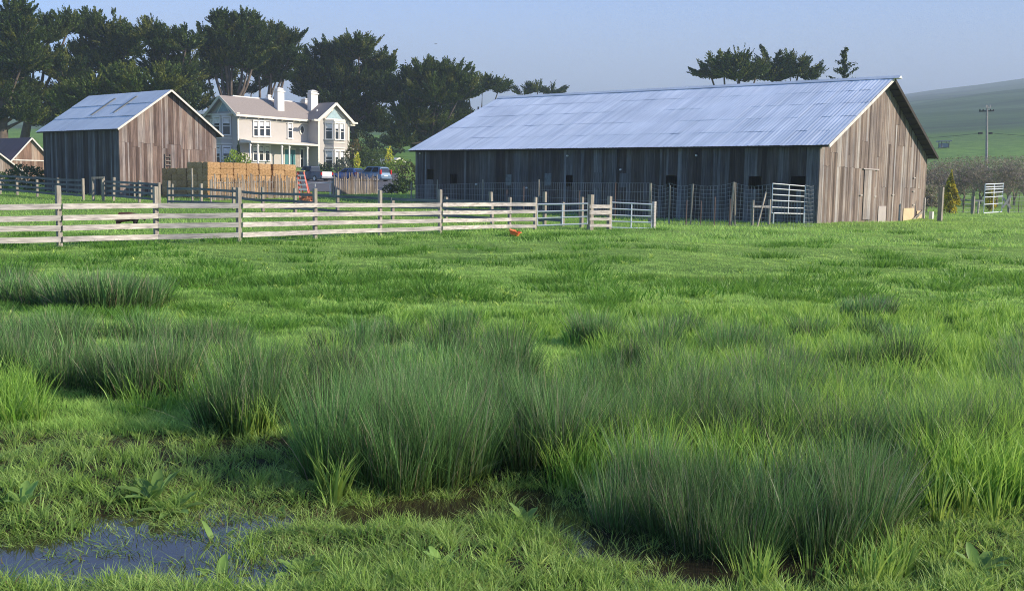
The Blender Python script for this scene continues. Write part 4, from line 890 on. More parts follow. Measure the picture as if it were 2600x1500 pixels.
# white-grey board fence in front
WF = [(-60, 468, 633), (152, 472, 627), (397, 474, 620), (607, 477, 615), (800, 479, 606), (965, 484, 600), (1117, 482, 594), (1293, 501, 584), (1358, 501, 583)]
wfr = thing('rail_fence', gp(152, 627), 'long pale four-rail board fence across the pasture', 'fence')
gps = []
for px, tp, bs in WF:
    g = gp(px, bs); hgt = (bs - tp) / F * g.y; mb = MB(); sq_post(mb, g, hgt, .115, (random.uniform(-.02, .02), 0)); mb.build('post', 'post', wfr, bevel=.008); gps.append((g, bs, px))
NF = Vector((.73, -.69, 0))
railpx = {-60: (528, 557, 582, 611), 152: (524, 553, 579, 607), 397: (522, 548, 573, 601), 607: (522, 546, 570, 596), 800: (521, 544, 566, 589), 965: (521, 542, 563, 584), 1117: (520, 540, 560, 579), 1293: (519, 538, 557, 574), 1358: (519, 537, 556, 574)}
for k in range(len(WF) - 1):
    (ga, _, pa), (gb, _, pb) = gps[k], gps[k + 1]
    nf = (gb - ga).cross(EZ).normalized(); 
    for i in range(4):
        off = nf * .10 + nf * random.uniform(0, .006)
        a = at(pa, railpx[pa][i], ga.y) + off; b_ = at(pb, railpx[pb][i], gb.y) + off
        e = (b_ - a).normalized() * .012
        m = (a + b_) / 2 + Vector((0, 0, random.uniform(-.012, .006)))
        mb = MB(); mb.beam(a + e, m, .035, .135); mb.beam(m, b_ - e, .035, .135); mb.build('rail', 'rail', wfr)
# metal tube gates
def tube_gate(label, p0, p1, tops, bots, bars, verts, rad=.036, Ya=None, Yb=None, mesh_below=None):
    """p0,p1: ground points; tops/bots: (left,right) heights; bars: list of fractions; verts: list of fractions along"""
    t = thing('gate', p0, label, 'gate'); fr = MB()
    def Q(u, v):
        g = p0.lerp(p1, u); lo = bots[0] * (1 - u) + bots[1] * u; hi = tops[0] * (1 - u) + tops[1] * u; z0_ = p0.z * (1 - u) + p1.z * u
        return Vector((g.x, g.y, z0_ + lo + (hi - lo) * v))
    fr.tube([Q(0, 0), Q(0, 1), Q(1, 1), Q(1, 0), Q(0, 0)], rad, 6); fr.build('frame', 'galv', t)
    for v in bars:
        mb = MB(); mb.tube([Q(0.005, v), Q(.995, v)], rad * .8, 5); mb.build('bar', 'galv', t)
    for u in verts:
        mb = MB(); mb.tube([Q(u, 0.0) - EZ * .0, Q(u, 1)], rad * .85, 5); mb.build('upright', 'galv', t)
    if mesh_below:
        mb = MB()
        for k in range(1, 16): mb.beam(Q(k / 16, -.02), Q(k / 16, mesh_below), .008, .008)
        for k in range(7): mb.beam(Q(0, mesh_below * k / 7), Q(1, mesh_below * k / 7), .008, .008)
        mb.build('wire_mesh', 'wire', t)
    return t
def hgt_at(g, py, px): return at(px, py, g.y).z - g.z
ga, gb = gp(1364, 583), gp(1491, 584)
tube_gate('long galvanised five-bar gate right of the board fence', ga, gb, (hgt_at(ga, 519, 1364), hgt_at(gb, 517, 1491)), (hgt_at(ga, 573, 1364), hgt_at(gb, 568, 1491)), (.35, .66), (.5,))
gc, gd = gp(1552, 580), gp(1653, 580)
tube_gate('shorter galvanised five-bar gate between the plank panel and the pale post', gc, gd, (hgt_at(gc, 514, 1552), hgt_at(gd, 519, 1653)), (hgt_at(gc, 578, 1552), hgt_at(gd, 580, 1653)), (.25, .5, .75), (.5,))
pf = thing('rail_fence', gp(1496, 586), 'short section of pale planks between the two metal gates', 'fence')
g1_, g2_ = gp(1498, 584), gp(1546, 583)
for g, tp, px, w_ in ((g1_, 494, 1498, .2), (g2_, 498, 1546, .15)):
    mb = MB(); sq_post(mb, g, hgt_at(g, tp, px), w_); mb.build('post', 'post', pf)
for y0_, y1_, t_ in ((520, 529, 1), (534, 545, 1), (553, 560, 1), (569, 576, 1)):
    a = at(1497, (y0_ + y1_) / 2, g1_.y - .15); b_ = at(1551, (y0_ + y1_) / 2, g2_.y - .15); mb = MB(); mb.beam(a, b_, .035, (y1_ - y0_) / F * g1_.y); mb.build('rail', 'rail', pf)
pp = gp(1659, 579); mb = MB(); sq_post(mb, pp, hgt_at(pp, 511, 1659), .14); o = mb.build('fence_post', 'rail', loc=pp); tag(o, 'pale square post closing the shorter gate on the right', 'post')
mb = MB(); g = gp(1476, 578); sq_post(mb, g, hgt_at(g, 500, 1476), .13); o = mb.build('fence_post', 'post', loc=g); tag(o, 'brown post standing behind the right end of the long gate', 'post')

# old dark rail fence (two runs)
def old_fence(label, posts, nr, zs, gateless=True):
    g0_ = gY(posts[0][0], posts[0][3]); t = thing('rail_fence', g0_, label, 'fence'); pts = []
    for px, tp, dx, Y in posts:
        g = gY(px, Y); hgt = at(px, tp, Y).z - g.z; mb = MB(); sq_post(mb, g, hgt, .13, (dx / F * Y, 0)); mb.build('post', 'post', t); pts.append(g)
    for a, b_ in zip(pts, pts[1:]):
        for z in zs:
            n_ = (b_ - a).cross(EZ).normalized() * .09
            mb = MB(); mb.beam(a + n_ + EZ * (z + random.uniform(-.03, .03)), b_ + n_ + EZ * (z + random.uniform(-.03, .03)), .03, .13); mb.build('rail', 'oldrail', t)
    return t
A = [(-70, 452, 0, 70), (0, 456, 0, 68), (43, 458, 0, 67), (94, 456, 0, 66), (147, 452, 0, 65), (211, 453, 0, 63.5)]
old_fence('old dark rail fence left of the tall barn with four low rails', A, 4, (.3, .6, .9, 1.2))
A2 = [(262, 452, 1, 63), (287, 450, 3, 62.5), (352, 458, 3, 61), (404, 463, 0, 60)]
old_fence('old dark rail fence in front of the tall barn gable with leaning posts', A2, 4, (.3, .6, .9, 1.15))
B = [(427, 459, 2, 59), (510, 466, 1, 57), (592, 475, 1, 55), (667, 475, 0, 53.5), (749, 478, 0, 52), (857, 482, 0, 50), (997, 508, 0, 48)]
old_fence('old dark rail fence running from the straw stack towards the long gate', B, 3, (.25, .6, .95, ))
B2 = [(997, 508, 0, 47.8), (1133, 500, 0, 47), (1252, 487, -6, 46.2), (1384, 487, 0, 45.5), (1430, 513, 0, 45)]
old_fence('old dark rail fence behind the right end of the board fence', B2, 3, (.25, .6, .95))
gf = gY(236, 63); t = thing('gateway', gf, 'tall narrow wooden gateway of two posts and a top bar in the dark rail fence', 'gate')
for px in (236, 261):
    g = gY(px, 62.6); mb = MB(); sq_post(mb, g, at(px, 450, 62.6).z - g.z, .13); mb.build('post', 'post', t)
mb = MB(); mb.beam(at(233, 452, 62.5), at(265, 451, 62.5), .06, .12); mb.build('crossbar', 'post', t)
for i, (px, tp, Y, mt, lb) in enumerate([(438, 467, 62, 'post', 'short thin pale stake left of the straw stack'), (535, 456, 62, 'post', 'tall thin pale post at the shaded corner of the main straw stack'), (341, 463, 64, 'post', 'thin post against the barn gable wall behind the rails'), (488, 427, 64, 'post', 'tall thin pole leaning on the shaded end of the straw stack'), (384, 465, 64, 'post', 'slim post in front of the right end of the barn gable')]):
    g = gY(px, Y); mb = MB(); sq_post(mb, g, at(px, tp, Y).z - g.z, .09); o = mb.build('fence_post', mt, loc=g); tag(o, lb, 'post')

# picket fences (split grape stakes)
def picket(label, pts, hts, Y):
    """pts: list of (px, Y)"""
    g0_ = gY(pts[0][0], pts[0][1]); t = thing('picket_fence', g0_, label, 'fence'); mb = MB(); ps = [gY(px, y) for px, y in pts]; rl = MB()
    for a, b_ in zip(ps, ps[1:]):
        L = (b_ - a).length; n_ = int(L / .115); d = (b_ - a).normalized(); nn = d.cross(EZ).normalized()
        for k in range(n_):
            p = a + d * (k * .115 + random.uniform(-.02, .02)); p = Vector((p.x, p.y, h1(p.x, p.y))); h_ = hts * random.uniform(.78, 1.12); l_ = d * random.uniform(-.07, .07)
            w_ = random.uniform(.06, .11); mb.hexa([p - EZ * .1, p + d * w_ - EZ * .1, p + d * w_ + nn * .03 - EZ * .1, p + nn * .03 - EZ * .1, p + l_ + EZ * h_, p + l_ + d * w_ * .6 + EZ * (h_ - .04), p + l_ + d * w_ * .6 + nn * .03 + EZ * (h_ - .04), p + l_ + nn * .03 + EZ * h_])
        for z in (.3, hts * .72): rl.beam(a - nn * .03 + EZ * z, b_ - nn * .03 + EZ * z, .03, .05)
    mb.build('pickets', 'picket', t); rl.build('wire_rail', 'wire', t); return t
picket('rustic grey picket fence in front of the sunlit straw stack', [(535, 65), (651, 67.9), (766, 70.9)], 1.5, 71)
picket('rustic grey picket fence below the blue cars', [(846, 79), (904, 80.9), (962, 82.9)], 1.6, 79)
t = thing('gate', gY(772, 76), 'thin pipe gate between the two rustic picket fences', 'gate')
mb = MB(); a, b_ = at(772, 467, 76), at(846, 463, 76); mb.tube([a, b_], .03, 6); c = at(768, 478, 76); mb.tube([at(700, 478, 73), c], .02, 5); mb.build('top_bar', 'galv', t)
for px in (800, 838): 
    g = gY(px, 76); mb = MB(); mb.tube([g, at(px, 466, 76)], .03, 6); mb.build('upright', 'galv', t)
g = gY(845, 78); mb = MB(); sq_post(mb, g, at(845, 452, 78).z - g.z, .14); o = mb.build('fence_post', 'post', loc=g); tag(o, 'grey post at the left end of the picket fence below the cars', 'post')

# wire fences
def wire_fence(label, pts, top_py, spacing, horiz, sag=0, wr=.008, mat='wire', stakes=()):
    """pts: [(px, Y, top_py)]"""
    ps = [(gY(px, y), at(px, tp, y).z) for px, y, tp in pts]; t = thing('wire_fence', ps[0][0], label, 'fence'); mb = MB()
    for (a, za), (b_, zb) in zip(ps, ps[1:]):
        L = (b_ - a).length; n_ = max(1, int(L / spacing)); prev = None
        cols = []
        for k in range(n_ + 1):
            u = k / n_; p = a.lerp(b_, u); gz = h1(p.x, p.y); zt = za * (1 - u) + zb * u + (-sag * math.sin(PI * u) + random.uniform(-1, 1) * sag * .1)
            wob = .05 * math.sin(u * 17 + a.x) * (1 if sag else 0)
            P = Vector((p.x, p.y + wob, gz)); T = Vector((p.x + .04 * math.sin(k * .7) * bool(sag), p.y, zt)); mb.beam(P, T, wr, wr, Vector((0, 1, 0))); cols.append((P, T))
        for i in range(horiz):
            v = (i + .3) / (horiz - .7 + .001) if horiz > 1 else 1
            for (P, T), (P2, T2) in zip(cols, cols[1:]): mb.beam(P.lerp(T, min(v, 1)), P2.lerp(T2, min(v, 1)), wr, wr)
    mb.build('wire_mesh', mat, t)
    for px, y, tp, mt, w_, dx in stakes:
        g = gY(px, y); mb = MB(); h_ = at(px, tp, y).z - g.z; mb.tube([g - EZ * .2, g + EZ * h_ + Vector((dx / F * y, 0, 0))], [w_, w_ * .9], 6); mb.build('stake', mt, t)
    return t
wire_fence('tall see-through wire mesh fence along the shaded side of the long barn', [(1035, 69, 471), (1226, 62.5, 465), (1368, 58.5, 463), (1563, 54, 465), (1649, 52.5, 465)], 0, .17, 5, 0, .011, stakes=[(1045, 68.5, 462, 'post', .05, 0), (1111, 66, 456, 'post', .05, 0), (1226, 62.5, 456, 'post', .05, 0), (1368, 58.5, 456, 'post', .045, 0), (1287, 60, 482, 'rustwire', .03, 0), (1563, 54, 463, 'rustwire', .03, 0), (1330, 58, 474, 'rustwire', .03, 0), (1472, 55, 484, 'rustwire', .03, 0)])
wire_fence('sagging square-mesh wire fence between the pale tall post and the tall gate', [(1652, 49.8, 466), (1700, 49.6, 465), (1757, 49.4, 468), (1862, 49.2, 464), (1956, 48.8, 468)], 0, .17, 11, .13, .011, stakes=[(1652, 49.8, 465, 'post', .07, 0), (1702, 49.6, 471, 'post', .03, 0), (1756, 49.4, 467, 'post', .04, 4), (1858, 49.2, 462, 'post', .06, 5), (1869, 49.3, 463, 'post', .045, -2), (1745, 48.6, 508, 'rustwire', .03, 0), (1782, 48.6, 510, 'rustwire', .025, 0), (1817, 48.6, 500, 'rustwire', .03, 0), (1856, 48.6, 505, 'rustwire', .04, 0)])
wire_fence('square-mesh wire fence from the tall gate to the barn corner', [(2044, 48.6, 470), (2068, 49.5, 472)], 0, .17, 11, .05, .011)
wire_fence('thin dark wire fence across the far right of the pasture', [(2350, 82, 500), (2386, 80, 498), (2468, 82, 498), (2497, 82, 500)], 0, .8, 5, 0, .014, stakes=[(2430, 81, 495, 'rustwire', .03, 0), (2450, 81.5, 497, 'rustwire', .03, 0)])
wire_fence('thin dark wire fence leaving the right edge of the photo', [(2562, 83, 500), (2700, 86, 500)], 0, .8, 5, 0, .014, stakes=[(2590, 84, 495, 'rustwire', .03, 0)])
# brace of two posts, tall gate
ga, gb = gp(1958, 568), gp(2041, 567)
TG = tube_gate('tall galvanised gate leaning open beside the wooden H brace', ga, gb, (hgt_at(ga, 466, 1958), hgt_at(gb, 473, 2041)), (hgt_at(ga, 541, 1958), hgt_at(gb, 543, 2041)), (.2, .43, .63, .83), (.5,), .03)
wire_fence('low wire netting behind the tall leaning gate', [(1962, 46.6, 512), (2036, 46.4, 512)], 0, .13, 8, 0, .01)
t = thing('fence_brace', gp(1910, 572), 'wooden H-shaped fence brace left of the tall gate', 'fence')
for px, tp, bs in ((1910, 508, 572), (1952, 506, 569)):
    g = gp(px, bs); mb = MB(); sq_post(mb, g, hgt_at(g, tp, px), .1); mb.build('post', 'post', t)
g = gp(1910, 572); mb = MB(); mb.beam(at(1912, 524, g.y - .08), at(1955, 525, g.y + .15), .05, .11); mb.build('crossbar', 'rail', t)
for px in (1963, 2041):
    g = gp(px, 568); mb = MB(); mb.tube([g - EZ * .1, g + EZ * .55], .03, 6); mb.build('leg', 'galv', TG)
a, b_ = gY(1927, 48.5), at(1945, 488, 49.5); mb = MB(); mb.beam(a, b_, .04, .14); o = mb.build('plank', 'post', loc=a); tag(o, 'weathered plank leaning against the mesh behind the H brace', 'plank')
# right side posts, brace, gate, crossed boards
g = gp(2386, 561); mb = MB(); sq_post(mb, g, hgt_at(g, 475, 2386), .24); o = mb.build('fence_post', 'post', loc=g); tag(o, 'thick dark wooden post standing right of the barn corner', 'post')
g = gp(2364, 556); mb = MB(); sq_post(mb, g, hgt_at(g, 537, 2364), .22); o = mb.build('utility_box', 'white', loc=g); tag(o, 'small white marker stub left of the thick dark post', 'marker')
g = gp(2345, 556); mb = MB(); sq_post(mb, g, hgt_at(g, 502, 2345), .1); o = mb.build('fence_post', 'rail', loc=g); tag(o, 'slim pale stake at the right corner of the barn', 'post')
ga, gb = gp(2497, 543), gp(2543, 540)
tube_gate('tall galvanised gate at the right in front of the small juniper', ga, gb, (hgt_at(ga, 468, 2497), hgt_at(gb, 466, 2543)), (hgt_at(ga, 541, 2497), hgt_at(gb, 538, 2543)), (.3, .55, .7, .82, .9), (.5,), .045)
t = thing('fence_brace', gp(2470, 544), 'wooden T-shaped brace left of the right-hand gate', 'fence')
for px, tp, bs, w_, mt in ((2469, 498, 544, .2, 'post'), (2483, 512, 543, .11, 'rail')):
    g = gp(px, bs); mb = MB(); sq_post(mb, g, hgt_at(g, tp, px), w_); mb.build('post', mt, t)
g = gp(2483, 543); mb = MB(); mb.beam(at(2474, 510, g.y), at(2497, 510, g.y), .06, .13); mb.build('crossbar', 'rail', t)
g = gp(2556, 541); t = thing('crossed_boards', g, 'two pale boards nailed in an X right of the right-hand gate', 'fence')
for (x0_, y0_, x1_, y1_, d) in ((2545, 528, 2567, 496, 0), (2545, 500, 2566, 529, .08)):
    mb = MB(); mb.beam(at(x0_, y0_, g.y + d), at(x1_, y1_, g.y + d), .05, .16); mb.build('board', 'rail', t)
mb = MB(); sq_post(mb, g + Vector((.25, .25, 0)), hgt_at(g, 500, 2562), .16); mb.build('post', 'post', t)

# ---------------------------------------------------------------- straw bales
BLN, BHT, BDP = 1.05, .42, .56
def bale_mesh():
    import bmesh
    bm = bmesh.new(); nx, ny, nz = 8, 4, 4
    mb = MB()
    for (o_, a, b_, na, nb) in ((Vector((0, 0, 0)), EX * BLN, EZ * BHT, nx, nz), (Vector(EY * BDP), EX * BLN, EZ * BHT, nx, nz), (Vector((0, 0, 0)), EY * BDP, EZ * BHT, ny, nz), (EX * BLN, EY * BDP, EZ * BHT, ny, nz), (Vector((0, 0, 0)), EX * BLN, EY * BDP, nx, ny), (EZ * BHT, EX * BLN, EY * BDP, nx, ny)):
        for i in range(na):
            for j in range(nb): mb.quad(o_ + a * i / na + b_ * j / nb, o_ + a * (i + 1) / na + b_ * j / nb, o_ + a * (i + 1) / na + b_ * (j + 1) / nb, o_ + a * i / na + b_ * (j + 1) / nb)
    me = bpy.data.meshes.new('straw_bale'); me.from_pydata(mb.v, [], mb.f); bm.from_mesh(me); bmesh.ops.remove_doubles(bm, verts=bm.verts, dist=.001)
    cen = EX * BLN / 2 + EY * BDP / 2 + EZ * BHT / 2
    for v in bm.verts:
        d = v.co - cen; q = max(abs(d.dot(EX)) / (BLN / 2), 0); r_ = Vector((math.sin(v.co.x * 19 + v.co.z * 31), math.sin(v.co.y * 23 + v.co.x * 7), math.sin(v.co.z * 29 + v.co.y * 13)))
        lx, ly, lz = d.dot(EX) / (BLN / 2), d.dot(EY) / (BDP / 2), d.dot(EZ) / (BHT / 2)
        k = (abs(lx) > .98) + (abs(ly) > .98) + (abs(lz) > .98)
        v.co -= d * (.035 * (k - 1)); v.co += r_ * .014
    bmesh.ops.recalc_face_normals(bm, faces=bm.faces); bm.to_mesh(me); bm.free(); me.materials.append(M['straw']); return me
bme = bale_mesh()
def stack(base, nlen, ndep, nrow, label_fn, group, gaps=(), skip=()):
    zb = base.z
    for r in range(nrow):
        for i in range(nlen):
            for j in range(ndep):
                if not (j == 0 or i == 0 or r == nrow - 1): continue
                if (i, j, r) in skip: continue
                o = bpy.data.objects.new('straw_bale', bme); C.objects.link(o)
                off = sum(gp_ for k, gp_ in gaps if i >= k)
                p = base + EX * (i * (BLN + .012) + off + random.uniform(-.02, .02)) + EY * (j * (BDP + .01) + random.uniform(-.02, .03))
                p.z = zb + r * (BHT - .005); o.location = p; o.rotation_euler = (0, 0, random.uniform(-.02, .02)); tag(o, label_fn(i, j, r), 'straw bale', group)
ORD = ['first', 'second', 'third', 'fourth', 'fifth', 'sixth', 'seventh', 'eighth']
RW = ['bottom row', 'second row up', 'third row up', 'fourth row up', 'fifth row up', 'top row']
def lab1(i, j, r):
    if j == 0: return 'straw bale on the sunlit long face, %s, %s from the left' % (RW[r], ORD[i])
    if i == 0: return 'straw bale on the shaded end of the tall stack, %s, %s back' % (RW[r], ORD[j])
    return 'straw bale on top of the tall stack behind its front edge'
def lab2(i, j, r):
    rw = RW[r] if r < 4 else 'top row'
    if i == 0: return 'straw bale on the shaded side of the lower stack, %s, %s back' % (rw, ORD[j])
    if j == 0: return 'straw bale of the lower stack pressed against the tall stack'
    return 'straw bale on top of the lower stack behind its shaded edge'
SB = gY(527, 68); SB.z -= .1
stack(SB, 7, 4, 6, lab1, 'bales of the tall straw stack', gaps=((5, .14),))
stack(SB + EY * 2.35, 3, 5, 5, lab2, 'bales of the lower straw stack')

# ladder and firewood
gL = gY(758, 66); t = thing('step_ladder', gL, 'red step ladder with yellow top standing right of the straw stack', 'ladder')
tp = at(757, 434, 66); hL = tp.z - gL.z
fx = .42; 
def LR(x0_, y0_, x1_, y1_, wv, mt, nm):
    mb = MB(); mb.beam(Vector((gL.x + x0_, gL.y + y0_, gL.z)), Vector((gL.x + x1_, gL.y + y1_, gL.z + hL)), wv, .05); mb.build(nm, mt, t)
LR(.12, -.1, -.12, .3, .09, 'ladder', 'rail'); LR(.75, -.1, .26, .3, .09, 'ladder', 'rail'); LR(.2, .9, -.08, .4, .05, 'ladder', 'rear_rail'); LR(.7, .9, .22, .4, .05, 'ladder', 'rear_rail')
for k in range(6):
    u = (k + .6) / 6.6; mb = MB(); mb.beam(Vector((gL.x + .12 - .24 * u, gL.y - .1 + .4 * u, gL.z + hL * u)), Vector((gL.x + .75 - .49 * u, gL.y - .1 + .4 * u, gL.z + hL * u)), .14, .1); mb.build('step', 'ladderstep', t)
mb = MB(); mb.beam(Vector((gL.x - .2, gL.y + .32, gL.z + hL)), Vector((gL.x + .34, gL.y + .32, gL.z + hL)), .25, .07); mb.build('top_cap', 'yellow', t)
gW = gY(750, 60.5)
for k in range(52):
    lay = 0 if k < 17 else 1 if k < 31 else 2 if k < 42 else 3 if k < 49 else 4
    u = random.uniform(0, 1); x = (lay * .07 + u * (1.15 - lay * .16)); z = .06 + lay * .145; a = random.uniform(-.5, .5)
    mb = MB(); c = gW + Vector((x, random.uniform(-.1, .45), z)); d = Vector((math.cos(a), math.sin(a), random.uniform(-.3, .3))); e = random.uniform(.13, .2)
    mb.prism([c, c + Vector((0, e * .3, e)), c + Vector((0, e, e * .2))], d * random.uniform(.18, .34)); o = mb.build('firewood_log', 'brick', loc=c); tag(o, 'split orange-brown log in the firewood heap at the ladder foot', 'firewood', 'logs of the small firewood heap')
# orange tub on the grass
gO = gp(1306, 599)
t_ = thing('plastic_tub', gO, 'bright orange plastic tub lying broken on the grass before the board fence', 'tub')
mb = MB(); Ro, Ri, hh = .17, .12, .15; ns = 20; V0 = []
ax = Vector((.25, -.1, 1)).normalized(); s1 = ax.cross(Vector((0, 1, 0))).normalized(); s2 = ax.cross(s1)
rings = [(Ri, 0), (Ro, hh), (Ro + .02, hh), (Ro + .02, hh - .02), (Ro - .015, hh - .01), (Ri - .01, .015)]
bv = len(mb.v)
for r_, z in rings:
    for k in range(ns): th = 2 * PI * k / ns; mb.v.append(tuple(gO + EZ * .03 + s1 * r_ * math.cos(th) * (1.15) + s2 * r_ * math.sin(th) + ax * z * (1 - .35 * (k % 7 == 0))))
for q in range(len(rings) - 1):
    for k in range(ns): mb.f.append((q * ns + k, q * ns + (k + 1) % ns, (q + 1) * ns + (k + 1) % ns, (q + 1) * ns + k))
mb.f.append(tuple(range(ns))[::-1]); mb.f.append(tuple(range(5 * ns, 6 * ns))); mb.build('shell', 'orange', t_)
mb = MB(); th = np.linspace(0, PI, 9); mb.tube([gO + EZ * .03 + s1 * (Ro + .02) * math.cos(q) * 1.1 + s2 * -(Ro + .03) * math.sin(q) + ax * (hh - .02) for q in th], .008, 5); mb.build('handle', 'dark', t_)

# ---------------------------------------------------------------- vehicles: length along -EY direction, rear towards EY*-1
def vehicle(name, label, rear_px, Y, kind, paint, L=4.3, Wd=1.72, Hh=1.45, cat='car'):
    base = gY(rear_px, Y); t = thing(name, base, label, cat)      # base = near rear-left wheel corner
    fwd = EY; lat = EX                                              # forward away to the left, width to the right
    def P(x, y, z): return base + fwd * x + lat * y + EZ * z
    if kind == 'pickup':
        prof = [(0, .5), (0, 1.02), (1.75, 1.04), (1.8, 1.1), (3.55, 1.08), (5.0, .98), (5.1, .5)]; cab = [(1.8, 1.04), (1.92, 1.68), (3.1, 1.7), (3.75, 1.06)]; wh = (1.05, 4.1)
    elif kind == 'hatch':
        prof = [(0, .35), (-.02, .62), (.12, .95), (2.6, .93), (3.4, .85), (4.15, .66), (4.22, .35)]; cab = [(.12, .93), (.5, 1.4), (1.0, 1.46), (2.1, 1.44), (2.95, .92)]; wh = (.8, 3.4)
    else:
        prof = [(0, .4), (-.02, .7), (.05, 1.05), (3.1, 1.0), (3.9, .92), (4.4, .75), (4.45, .4)]; cab = [(.05, 1.03), (.25, 1.62), (.6, 1.7), (2.4, 1.68), (3.2, .99)]; wh = (.85, 3.55)
    L = prof[-1][0]
    import bmesh
    def solid(pr, inset0, inset1, zs):
        """side profile swept over the width, upper edge narrower"""
        zlo, zhi = zs; mb = MB(); n_ = len(pr)
        def ins(z): u = 0 if zhi == zlo else (z - zlo) / (zhi - zlo); return inset0 + (inset1 - inset0) * max(0, min(1, u))
        for side in (0, 1):
            for x, z in pr: mb.v.append(tuple(P(x, ins(z) if not side else Wd - ins(z), z)))
        mb.f += [tuple(range(n_))[::-1], tuple(range(n_, 2 * n_))] + [(k, (k + 1) % n_, n_ + (k + 1) % n_, n_ + k) for k in range(n_)]; return mb
    low = [(prof[-1][0] - .1, .22), (.1, .22)]
    bd = solid(prof + low, .0, .05, (.6, 1.05)).build('body', paint, t, bevel=.06)
    solid(cab, .08, .24, (cab[0][1], max(z for _, z in cab))).build('cabin', paint, t, bevel=.05)
    # glass, slightly proud of the cabin
    zl, zh = cab[0][1], max(z for _, z in cab)
    def side_pt(x, z, side, e=.012):
        u = (z - zl) / (zh - zl); ii = .08 + (.24 - .08) * u - e; return P(x, ii if not side else Wd - ii, z)
    xr0, xr1 = cab[0][0], cab[1][0]; xf1, xf0 = cab[-2][0], cab[-1][0]
    div = [0.12, .5, .93] if kind != 'pickup' else [.1, .93]
    for side in (0, 1):
        for a, b_ in zip(div, div[1:]):
            lo0 = xr0 + (xf0 - xr0) * a; lo1 = xr0 + (xf0 - xr0) * (b_ - .03); z0_, z1_ = zl + .08, zh - .1; m_ = (z1_ - zl) / (zh - zl)
            hi0 = xr1 + (xf1 - xr1) * a + .02; hi1 = xr1 + (xf1 - xr1) * (b_ - .03)
            pts = [side_pt(lo0 + .05, z0_, side), side_pt(lo1 - .08, z0_, side), side_pt(hi1, z1_, side), side_pt(hi0 + .03, z1_, side)]
            mb = MB(); mb.prism(pts, lat * (-.01 if not side else .01)); mb.build('side_window', 'glass', t)
    d = (Vector((xr1, 0, cab[1][1])) - Vector((xr0, 0, zl))).normalized()
    z0_, z1_ = .12, .85
    q = lambda u, v: P(xr0 + (xr1 - xr0) * u - .02, .08 + .16 * u + .1 + v * (Wd - 2 * (.18 + .16 * u)), zl + (cab[1][1] - zl) * u)
    mb = MB(); mb.prism([q(z0_, 0), q(z0_, 1), q(z1_, 1), q(z1_, 0)], fwd * -.01); mb.build('rear_window', 'glass', t)
    q2 = lambda u, v: P(xf0 + (xf1 - xf0) * u + .02, .08 + .16 * u + .08 + v * (Wd - 2 * (.16 + .16 * u)), zl + (cab[-2][1] - zl) * u)
    mb = MB(); mb.prism([q2(.1, 0), q2(.1, 1), q2(.88, 1), q2(.88, 0)], fwd * .01); mb.build('windscreen', 'glass', t)
    for side in (0, 1):
        y0_ = -.015 if not side else Wd - .16
        z0_, z1_ = (.72, 1.0) if kind == 'pickup' else (.7, .98) if kind == 'hatch' else (.85, 1.35)
        mb = MB(); mb.obox(P(-.04 if kind != 'hatch' else -.02, y0_, z0_), fwd * .2, lat * .175, EZ * (z1_ - z0_)); mb.build('tail_light', 'redlight', t)
        mb = MB(); mb.obox(P(L - .25, y0_, .62), fwd * .22, lat * .175, EZ * .14); mb.build('headlight', 'chrome', t)
    if kind == 'pickup':
        mb = MB(); mb.obox(P(-.03, .17, .42), fwd * .035, lat * (Wd - .34), EZ * .66); mb.build('tailgate', 'glarewhite', t, bevel=.01)  # navy tailgate coloured white to stand for its sun glare
        mb = MB(); mb.obox(P(.1, .1, 1.035), fwd * 1.55, lat * (Wd - .2), EZ * .02); mb.build('bed_floor', 'black', t)
    else:
        mb = MB(); mb.obox(P(-.05, .55, .62), fwd * .03, lat * .55, EZ * .14); mb.build('number_plate', 'white', t)
    mb = MB(); mb.obox(P(-.12, .05, .36), fwd * .14, lat * (Wd - .1), EZ * .2); mb.build('bumper', 'chrome' if kind == 'pickup' else paint, t, bevel=.02)
    for x in wh:
        for side in (0, 1):
            yc = .0 if not side else Wd; s_ = 1 if not side else -1
            def W(rad, y): return [P(x + rad * math.cos(k * PI / 9), y, .33 + rad * math.sin(k * PI / 9)) for k in range(18)]
            mb = MB(); mb.prism(W(.33, yc - s_ * .02), lat * s_ * .2); wl_ = mb.build('wheel', 'black', t, bevel=.02)
            mb = MB(); mb.prism(W(.2, yc - s_ * .035), lat * s_ * .02); mb.build('rim', 'chrome', wl_, root=t)
    return t
vehicle('pickup_truck', 'dark navy pickup truck with sun glare painted on its tailgate parked behind the red ladder', 815, 112, 'pickup', 'navy', cat='pickup truck')
vehicle('car', 'bright blue hatchback parked between the pickup and the silver-blue wagon', 903, 115, 'hatch', 'blue')
vehicle('car', 'silver-blue estate car parked on the right of the blue hatchback', 966, 113, 'suv', 'silverblue')

# ---------------------------------------------------------------- power pole, shelter on the hill, bird, sheep
gP = gY(2507, 130); t = thing('utility_pole', gP, 'weathered wooden power pole with crossarm standing before the green hill', 'utility pole')
tpz = at(2506, 268, 130); mb = MB(); mb.tube([gP - EZ * .5, tpz], [.19, .13], 8); mb.build('pole', 'utilpole', t)
mb = MB(); mb.beam(at(2486, 283, 130), at(2524, 282, 130), .12, .14); mb.build('crossarm', 'dark', t)
mb = MB(); mb.beam(at(2503, 273, 129.8), at(2516, 273, 129.8), .1, .14); mb.build('top_arm', 'insul', t)
for px in (2488, 2496, 2515, 2522): mb = MB(); a = at(px, 283, 130); mb.tube([a, a + EZ * .28], [.09, .06], 6); mb.build('insulator', 'dark', t)
for px in (2504, 2514): mb = MB(); a = at(px, 272, 129.8); mb.tube([a, a + EZ * .25], [.08, .05], 6); mb.build('insulator', 'insul', t)
